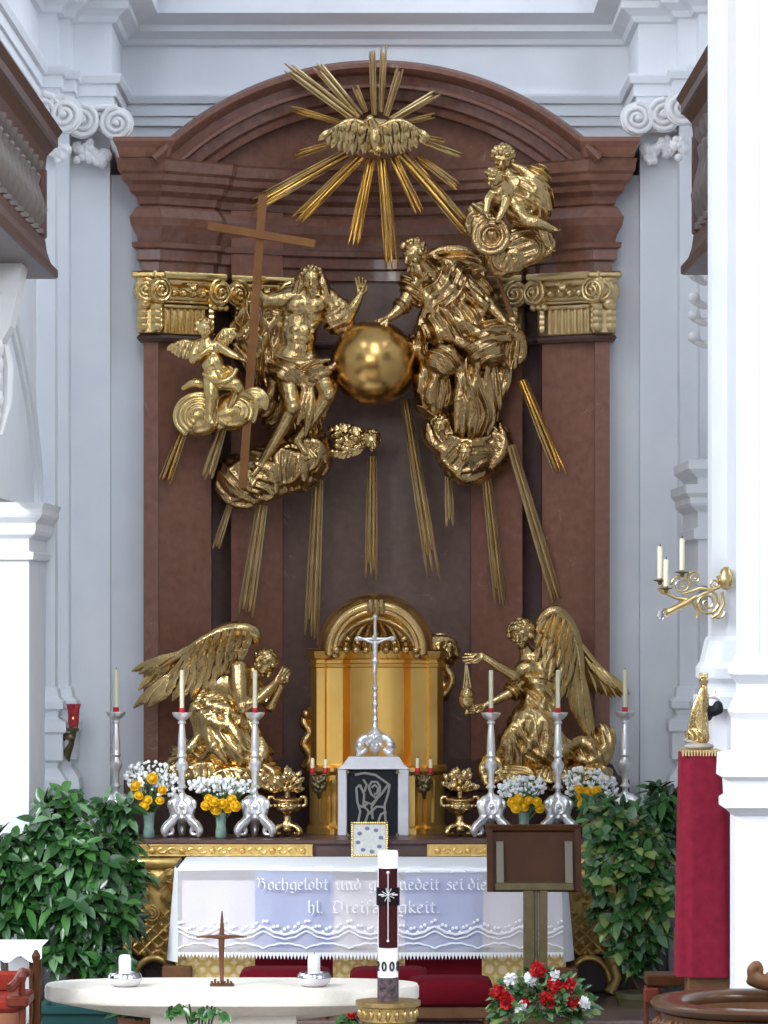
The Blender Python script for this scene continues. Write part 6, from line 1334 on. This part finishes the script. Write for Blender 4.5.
# ------------------------------------------------------------------ carnation arrangement
y = -5.2; s_ = S(y); fa = thing('carnation_arrangement', 'round arrangement of red and white carnations at the foot of the lectern', 'flower arrangement', (X(540, y), y, .0))
RC = mat('red_carnation', (.62, .012, .015), .6, c2=(.45, .006, .01), ns=40)
def carn(px, py, r, m_, nm, seed):
    mb = MB(); rr = random.Random(seed); c = W(px, py, y - .16); r /= s_
    mb.ball(c, r * .6, 8, 6)
    for i in range(46):
        v = Vector((rr.gauss(0, 1), rr.gauss(0, 1) - .5, rr.gauss(0, 1) + .3)).normalized(); t = Vector((rr.gauss(0, 1), rr.gauss(0, 1), rr.gauss(0, 1)))
        mb.feather(c + v * r * .3, c + v * r * rr.uniform(.8, 1.1), r * .26, bend=t * r * .05, nrm=t.normalized(), th=.12, n=4)
    mb.build(nm, m_, fa, True, 70)
for i, (px, py, r) in enumerate(((538, 970, 10), (497, 992, 9), (506, 1000, 10), (555, 985, 9.5), (570, 985, 8), (548, 1000, 10), (572, 1004, 10), (526, 1003, 6))): carn(px, py, r, RC, 'red_carnation', i)
for i, (px, py, r) in enumerate(((510, 979, 7.5), (530, 980, 8.5), (521, 1009, 9), (584, 1003, 8), (555, 976, 7), (548, 1018, 7))): carn(px, py, r, WHP, 'white_carnation', 20 + i)
mb = MB(); rr = random.Random(9); c0 = W(540, 1008, y)
for i in range(520):
    v = Vector((rr.gauss(0, 1), rr.gauss(-.4, 1), abs(rr.gauss(0, 1)) * .9 - .25)).normalized(); p = c0 + Vector((v.x * .31, v.y * .2, v.z * .24)) * rr.uniform(.55, 1.05)
    leaf(mb, p, v + Vector((rr.uniform(-.6, .6), rr.uniform(-.5, .2), rr.uniform(-.3, .6))), Vector((0, -1, .6)), rr.uniform(.05, .1), rr.uniform(.012, .022), rr.choice((0, 1, 2, 2, 3)), .3)
tag(mb.build('foliage', [LD, LM, LP, LY], fa, True, 80), kind='stuff')
mb = MB(); mb.lathe((X(540, y), y, 0), [(.2, 0), (.2, .03), (.05, .06), (.04, .4), (.12, .5), (.2, .62), (.21, .66), (.18, .66)], 20); mb.build('flower_stand', DKBRASS, fa)
# ------------------------------------------------------------------ flowers and planter under the table
def lowpot(px, y, zt, label, mats_, bloom, seed, potm, r=.14):
    o = thing('flower_bowl', label, 'flower bowl', (X(px, y), y, 0)); rr = random.Random(seed); mb = MB()
    mb.lathe(o.location, [(r * .7, 0), (r * .8, .02), (r, zt - .1), (r * 1.05, zt - .08), (r * .9, zt - .08), (r * .8, zt - .12)], 18); mb.build('bowl', potm, o)
    mb = MB(); c0 = Vector((X(px, y), y, zt - .06))
    for i in range(120):
        v = Vector((rr.gauss(0, 1), rr.gauss(0, 1), abs(rr.gauss(0, 1)))).normalized(); leaf(mb, c0 + Vector((v.x * r, v.y * r, v.z * .05)), v, Vector((0, -.5, 1)), rr.uniform(.08, .14), rr.uniform(.02, .035), rr.choice((0, 1)), .3)
    tag(mb.build('leaves', [LD, LM], o, True, 80), kind='stuff')
    for i in range(6): rose_mb(c0 + Vector((rr.uniform(-r, r), rr.uniform(-r, 0), rr.uniform(.02, .09))), .03, seed + i).build('blossom', bloom, o, True, 60)
ORG = mat('orange_petal', (.62, .20, .02), .6)
lowpot(140, -5.3, Z(1004, -5.3), 'bowl of orange and yellow flowers on the floor below the left of the table', None, ORG, 3, TERRA)
lowpot(372, -5.0, Z(1016, -5.0), 'low bowl of red flowers on the floor between table and stools', None, RC, 5, TERRA)
tp_ = thing('planter', 'dark teal planter box on the floor under the left end of the table', 'planter', (X(92, -5.1), -5.1, 0))
mb = MB(); x0, x1 = X(44, -5.1), X(140, -5.1); zt2 = Z(1003, -5.1); R = []
for e, z_ in ((.04, 0), (.0, zt2 - .05), (-.02, zt2 - .045), (-.02, zt2), (.02, zt2), (.03, zt2 - .06)): R.append([(x0 + e, -5.3 + e, z_), (x1 - e, -5.3 + e, z_), (x1 - e, -4.9 - e, z_), (x0 + e, -4.9 - e, z_)])
mb.rings(R); mb.build('box', TEAL, tp_, False)
mb = MB(); mb.box((x0 + .03, -5.27, zt2 - .07), (x1 - .03, -4.93, zt2 - .05)); mb.build('soil', BARK, tp_, False)
gl = thing('leafy_plant', 'small green leafy plant hanging before the table pedestal', 'plant', (X(200, -6.5), -6.5, 0))
mb = MB(); mb.lathe(gl.location, [(.1, 0), (.14, .25), (.15, .5), (.13, .5), (.1, .45)], 16); mb.build('pot', TERRA, gl)
mb = MB(); rr = random.Random(4)
for px, py in ((172, 1010), (178, 1013), (182, 1008), (205, 1012), (212, 1010), (220, 1011), (226, 1013), (198, 1016)):
    p = W(px, py, -6.55); mb.tube([Vector((gl.location.x, -6.5, .48)), p.lerp(Vector((gl.location.x, -6.5, .9)), .4), p], .006, 5, 0)
    for i in range(3): leaf(mb, p, Vector((rr.uniform(-1, 1), -.5, rr.uniform(-.6, .4))), Vector((0, -1, .4)), .07, .022, rr.choice((0, 1)), .2)
tag(mb.build('foliage', [LD, LM], gl, True, 80), kind='stuff')
# ------------------------------------------------------------------ chair and side table at lower left
y = -7.0; s_ = S(y); ch = thing('carved_armchair', 'dark carved armchair with red upholstery cut by the lower left corner', 'chair', (X(10, y), y, 0)); hx = lambda p: X(p, y); hz = lambda p: Z(p, y)
for px, dy in ((25, -.18), (33, .2), (-32, -.18), (-32, .2)):
    mb = MB(); top = hz(968 if dy < 0 else 953); mb.lathe((hx(px), y + dy, 0), [(.03, 0), (.034, .05), (.02, .1), (.032, top * .3), (.02, top * .34), (.03, top * .55), (.034, top * .62), (.02, top * .7), (.026, top * .85), (.015, top * .93), (.028, top * .97), (.01, top)], 12); mb.build('leg', WOOD if dy > 0 else REDWOOD, ch)
UPH = mat('red_leather', (.26, .03, .02), .35, c2=(.18, .02, .012), ns=10, spec=.15)
mb = MB(); mb.box((hx(-32), y - .22, hz(1010)), (hx(24), y + .22, hz(994)), bev=.03); mb.build('seat', UPH, ch, True)
mb = MB(); mb.box((hx(-34), y + .17, hz(996)), (hx(22), y + .23, hz(974)), bev=.02); mb.build('backrest', UPH, ch, True)
mb = MB(); mb.box((hx(10), y - .24, hz(1004)), (hx(32), y + .2, hz(992)), bev=.015); mb.tube([(hx(24), y + .2, hz(976)), (hx(22), y, hz(972)), (hx(20), y - .2, hz(979)), (hx(14), y - .26, hz(984))], .028, 8); mb.build('armrest', REDWOOD, ch)
y2 = -6.3; st2 = thing('side_table', 'small side table under a white cloth at the lower left edge', 'table', (X(14, y2), y2, 0)); x0, x1 = X(-34, y2), X(42, y2); zt3 = Z(944, y2)
mb = MB(); mb.box((x0, y2 - .22, zt3 - .03), (x1, y2 + .22, zt3), bev=.008); mb.build('table_top', WOOD, st2, False)
for sx in (x0 + .04, x1 - .04):
    for sy in (-.18, .18): mb = MB(); mb.box((sx - .02, y2 + sy - .02, 0), (sx + .02, y2 + sy + .02, zt3 - .03), bev=.005); mb.build('leg', WOOD, st2, False)
tc_ = MB(); vs = []; fs = []
for i in range(25):
    t = i / 24; x = lerp(x0 - .02, x1 + .02, t)
    for yv, zv in ((y2 + .23, zt3 + .006), (y2 - .23, zt3 + .006), (y2 - .245, zt3 - .01), (y2 - .25 - .01 * math.sin(i), zt3 - .07 + .02 * math.sin(i * .8))): vs.append((x, yv, zv))
for i in range(24):
    for j in range(3): fs.append((i * 4 + j, i * 4 + j + 1, i * 4 + j + 5, i * 4 + j + 4))
tc_.add(vs, fs); tag(tc_.build('table_runner', BLUSH, None), 'white cloth lying on the side table at the lower left edge', 'tablecloth')
# ================================================================== red sanctuary lamp on the left pilaster
y = -1.3; s_ = S(y); sl = thing('sanctuary_lamp', 'red glass lamp on an ornate bracket on the left white pilaster', 'lamp', W(73, 740, -1.1))
b = W(73.5, 727, y)
RG = mat('red_glass', (.42, .012, .02), .12, c2=(.30, .006, .012), ns=8, spec=.8)
mb = MB(); mb.lathe(b, [(r / s_, h / s_) for r, h in ((2, -1), (4.6, 0), (5.6, 4), (5.6, 12), (6.2, 18), (7.6, 23), (7, 23), (5.4, 17), (5, 4), (1, 1))], 24); mb.build('red_glass', RG, sl)
mb = MB(); mb.lathe(b + Vector((0, -.035, 7 / s_)), [(.2 / s_, 0), (1.2 / s_, 1.5 / s_), (.9 / s_, 3.4 / s_), (.1 / s_, 5.5 / s_)], 8); mb.build('flame', mat('lamp_flame', (.9, .3, .1), .5, emit=(1, .28, .12), es=2.5), sl)
c = Clay(y, .003); c.ell((73.5, 729, 0), (5, 3, 5), 0, 1).curls((73.5, 728, 0), (5.4, 3, 5), 14, 1.6, 3).cap((73.5, 732, 0), (72, 737, -4), 3, 3.4, 1.5).tube([(70, 737, -2, 4), (66, 736, -6, 3), (64, 739, -10, 2)], 1).tube([(72, 738, -3, 3), (71, 745, -8, 3), (68, 751, -14, 4), (68, 757, -18, 2.6), (69, 761, -18, 1)], 1.5); c.build('bracket', DKBRASS, sl)
# ================================================================== brass wall candelabrum on the right pier
y = -6.75; s_ = S(y); cd = thing('wall_candelabrum', 'scrolled brass wall candelabrum with three cream candles on the right pier', 'candelabrum', W(724, 580, -6.65))
def q(px, py, dq=0): return W(px, py, y - dq / s_)
mb = MB()
def spiral(cx_, cy_, r, turns, a0, sg, dq=0, w0=1.3):
    N = int(turns * 14); mb.tube([q(cx_ + r * (1 - .82 * i / N) * math.cos(a0 + sg * i / N * turns * 2 * PI), cy_ + r * (1 - .82 * i / N) * math.sin(a0 + sg * i / N * turns * 2 * PI), dq) for i in range(N + 1)], [w0 / s_ * (1 - .4 * i / N) for i in range(N + 1)], 6)
spiral(681, 585, 10, 1.8, PI, 1); spiral(694, 578, 7, 1.6, PI, 1); spiral(707, 603, 13, 2, -PI / 2, 1, 0, 1.8); spiral(715, 584, 6, 1.5, 0, 1); spiral(717, 612, 8, .8, 0, 1); spiral(663, 588, 7, .7, .4, 1); spiral(722, 576, 5, 1.2, PI, -1)
for pts in ([(726, 584), (712, 590), (700, 596), (690, 600), (676, 598), (664, 592), (658, 588)], [(712, 590), (700, 588), (690, 592), (682, 594)], [(722, 592), (724, 604), (718, 614), (712, 618)], [(692, 600), (698, 612), (697, 618)]): mb.tube([q(*p) for p in pts], [1.7 / s_] * len(pts), 8)
mb.tube([q(668, 612), q(674, 609), q(686, 603), q(696, 596)], [4 / s_, 3.4 / s_, 3.6 / s_, 2.2 / s_], 10); mb.tube([q(664, 613), q(670, 611)], [5 / s_, 3 / s_], 10)
mb.lathe(W(726, 590, -6.74), [(.01, 0), (.04, .02), (.05, .06), (.03, .12), (.01, .14)], 12)
mb.build('scroll_arm', mat('candelabrum_brass', (.74, .56, .26), .3, 1., c2=(.5, .36, .16), ns=10), cd)
for px, py, dq in ((660, 580, 6), (666, 588, 14), (682, 572, 0)):
    p = q(px, py, dq); mb = MB(); mb.lathe(p, [(1.6 / s_, -5 / s_), (2.2 / s_, -2 / s_), (6.5 / s_, -.6 / s_), (7 / s_, .2 / s_), (2.6 / s_, .4 / s_), (2.4 / s_, 2.4 / s_), (1 / s_, 2.4 / s_)], 16); mb.build('candle_pan', DKBRASS, cd)
    candle(cd, p + Vector((0, 0, .6 / s_)), 2.5 / s_, 33 / s_ if px != 666 else 28 / s_)
mb = MB(); p = q(661, 616, 4); mb.lathe(p - Vector((0, 0, 4 / s_)), [(.3 / s_, 0), (3.6 / s_, 1.5 / s_), (5 / s_, 5 / s_), (3.6 / s_, 8.5 / s_), (.5 / s_, 10 / s_)], 16); mb.build('glass_drop', mat('clear_glass', (.9, .92, .95), .05, trans=.9), cd)
# ================================================================== red draped pedestal with gilded Madonna
y = -7.35; s_ = S(y); dp = thing('draped_pedestal', 'tall pedestal hung with crimson damask at the foot of the white pier', 'pedestal', (X(706, y), y, 0))
mb = MB(); vs = []; fs = []; NZ = 16; NA = 72
def dr(t):  # left and right outline by height
    pyv = lerp(752, 975, t); l = lerp(679, 676, t); r_ = 718 + 4 * min(1, t / .05) + 10 * min(1, max(0, (t - .05) / .12)) + 6 * t
    return pyv, l, min(r_, 739)
for i in range(NZ + 1):
    t = i / NZ; pyv, l, r_ = dr(t)
    for j in range(NA):
        a = 2 * PI * j / NA; cx_ = (l + r_) / 2; hw = (r_ - l) / 2
        f = 1 + (.05 * math.sin(a * 9 + .5) + .05 * math.sin(a * 4 + 1)) * (.2 + .8 * t)
        ex = math.copysign(abs(math.cos(a)) ** .55, math.cos(a)); ey = math.copysign(abs(math.sin(a)) ** .55, math.sin(a))
        vs.append((X(cx_ + hw * ex * f, y), y + .15 * ey * f, Z(pyv, y)))
for i in range(NZ):
    for j in range(NA): k = (j + 1) % NA; fs.append((i * NA + j, (i + 1) * NA + j, (i + 1) * NA + k, i * NA + k))
mb.add(vs, fs); mb.add([vs[j] for j in range(NA)], [tuple(range(NA))]); mb.build('crimson_drape', DRAPE, dp, True, 70)
mb = MB(); mb.box((X(686, y), y - .12, 0), (X(728, y), y + .12, Z(973, y)), bev=.01); mb.build('plinth', OAK, dp, False)
zt4 = Z(751.6, y)
mb = MB(); mb.box((X(680, y), y - .14, zt4 - .004), (X(719, y), y + .14, zt4 + .014), bev=.004)
for i in range(14): mb.tube([(X(681 + i * 2.9, y), y - .145, zt4 + .01), (X(681 + i * 2.9, y), y - .15, zt4 - .02)], .006, 5)
mb.build('gold_fringe', GOLDW, dp, True)
zt4 += .014
md = thing('madonna_statuette', 'small gilded robed statuette with dark child on the crimson pedestal', 'statue', (X(702, y), y, zt4))
c = Clay(y, .0035); yb_ = HY + (ZC - zt4) * s_
c.ell((699, yb_ - 3, 0), (15, 4, 14), 0, 1).ell((694, yb_ - 7, 0), (11, 3, 10), -14, 1)
c.build('base', mat('statuette_base', (.42, .39, .36), .5, c2=(.3, .27, .22), ns=20), md)
c = Clay(y, .0032)
c.tube([(699, yb_ - 12, 0, 10), (700, yb_ - 30, 0, 8.5), (703, yb_ - 50, 0, 6), (704, yb_ - 62, 0, 3.6)], 3); c.ell((697, yb_ - 14, 0), (11, 9, 10), 0, 3, fold=(1.5, 5, 20, .8))
for i in range(7): c.tube([(704 - i * .4, yb_ - 60, 3, 2), (702 - i * 1.4, yb_ - 40, 6, 2.2), (707 - i * 3.2, yb_ - 9, 8 - abs(i - 3), 2)], 1)
c.ball((704, yb_ - 68, 0), 4.6, 1.5).ball((702.5, yb_ - 69, 3), 2, 1)
for i in range(5): c.cap((701 + i * 1.4, yb_ - 71, 0), (700 + i * 1.9, yb_ - 76, 0), 1.2, .8, .6)
c.build('gilded_robe', GOLD, md)
c = Clay(y, .0032); c.tube([(706, yb_ - 40, -2, 5), (712, yb_ - 38, -3, 5.5), (718, yb_ - 40, -3, 5.5)], 3).ball((718, yb_ - 44, -3), 4.5, 2).ball((708, yb_ - 32, -2), 4, 2); c.build('child', BLACKST, md)
c = Clay(y, .0032); c.tube([(709, yb_ - 52, -1, 1.6), (714, yb_ - 53, -1, 2.4), (719, yb_ - 50, -1, 1.6)], 1).tube([(713, yb_ - 54, -1, 2), (716, yb_ - 60, -1, 1)], 1); c.build('silver_ornament', SILVER, md)
# ================================================================== carved choir stall rail at lower right
y = -9.; s_ = S(y); pu = thing('carved_stall', 'curved carved oak stall with smooth rim in the lower right corner', 'stall', (X(775, y), y, 0))
zc_ = Z(1000, y); cxs = X(778, y); rx, ry = .66, .62
def el(f, z_, e=0): return [(cxs + (rx * f + e) * math.copysign(abs(math.cos(a)) ** .8, math.cos(a)), y + (ry * f + e) * math.copysign(abs(math.sin(a)) ** .9, math.sin(a)), z_) for a in np.linspace(0, 2 * PI, 72, endpoint=False)]
RIM = mat('polished_oak', (.085, .036, .016), .28, c2=(.055, .024, .011), ns=6, spec=.35)
mb = MB(); mb.rings([el(1, zc_ - .06, -.05), el(1, zc_ - .04, .01), el(1, zc_ - .015, .025), el(1, zc_, .015), el(1, zc_ + .004, -.03), el(1, zc_, -.14), el(1, zc_ - .03, -.16), el(1, zc_ - .06, -.15)], False); mb.build('rim', RIM, pu, True, 60)
mb = MB(); mb.rings([el(1, 0, -.1), el(1, .05, -.02), el(1, .15, -.05), el(1, zc_ - .25, -.06), el(1, zc_ - .06, -.035), el(1, zc_ - .06, -.15), el(1, .2, -.16), el(1, .02, -.2)], True); mb.build('curved_wall', OAK, pu, True, 40)
mb = MB(); rr = random.Random(2)
for i in range(11):
    a = PI + lerp(.1, 1.6, i / 10); c_ = Vector((cxs + (rx - .03) * math.cos(a), y + (ry - .03) * math.sin(a), zc_ - .15)); o_ = Vector((math.cos(a), math.sin(a), 0)); t_ = Vector((-math.sin(a), math.cos(a), 0)); sg = 1 if i % 2 else -1
    for k in range(6): an = lerp(-.4, 3.4, k / 5); mb.feather(c_ + o_ * .0, c_ + t_ * math.cos(an) * .075 * sg + Vector((0, 0, math.sin(an) * .075)) + o_ * .02, .018, bend=o_ * .03, nrm=o_, th=.7)
    mb.tube([c_ + t_ * sg * (.05 * math.cos(u_)) * (1 - u_ / 9) + Vector((0, 0, .05 * math.sin(u_) * (1 - u_ / 9) - .06)) + o_ * .015 for u_ in np.linspace(0, 6, 12)], .011, 6)
mb.build('acanthus_carving', OAK, pu, True, 50)
c = Clay(-8.6, .004); c.tube([(752, 980, 0, 4), (752, 970, 0, 5), (757, 965, 0, 4.4), (760, 971, 0, 3.6), (756, 975, 0, 3)], 1.5).tube([(754, 978, 0, 5), (766, 980, 0, 6), (778, 970, 0, 6), (784, 955, 0, 6)], 3).ell((770, 984, 0), (24, 7, 6), -6, 3); c.build('scroll_finial', OAK, pu)
y = -6.9
kn = thing('kneeler', 'dark wooden kneeler with flat board, behind the carved stall', 'kneeler', (X(668, y), y, 0)); kx = lambda p: X(p, y)
mb = MB(); mb.box((kx(645), y - .16, Z(984, y)), (kx(692), y + .12, Z(973, y)), bev=.008); mb.build('board', WOOD, kn, False)
mb = MB(); mb.box((kx(688), y - .1, Z(983, y)), (kx(744), y + .06, Z(977, y)), bev=.008); mb.build('shelf', OAK, kn, False)
mb = MB(); mb.box((kx(642), y - .2, Z(1000, y)), (kx(657), y - .1, Z(985, y)), bev=.01); mb.build('red_pad', REDWOOD, kn, True)
for px in (643, 655, 740):
    mb = MB(); mb.box((kx(px), y - .14, 0), (kx(px + 4), y - .08, Z(984, y)), bev=.005); mb.build('leg', REDWOOD, kn, False)
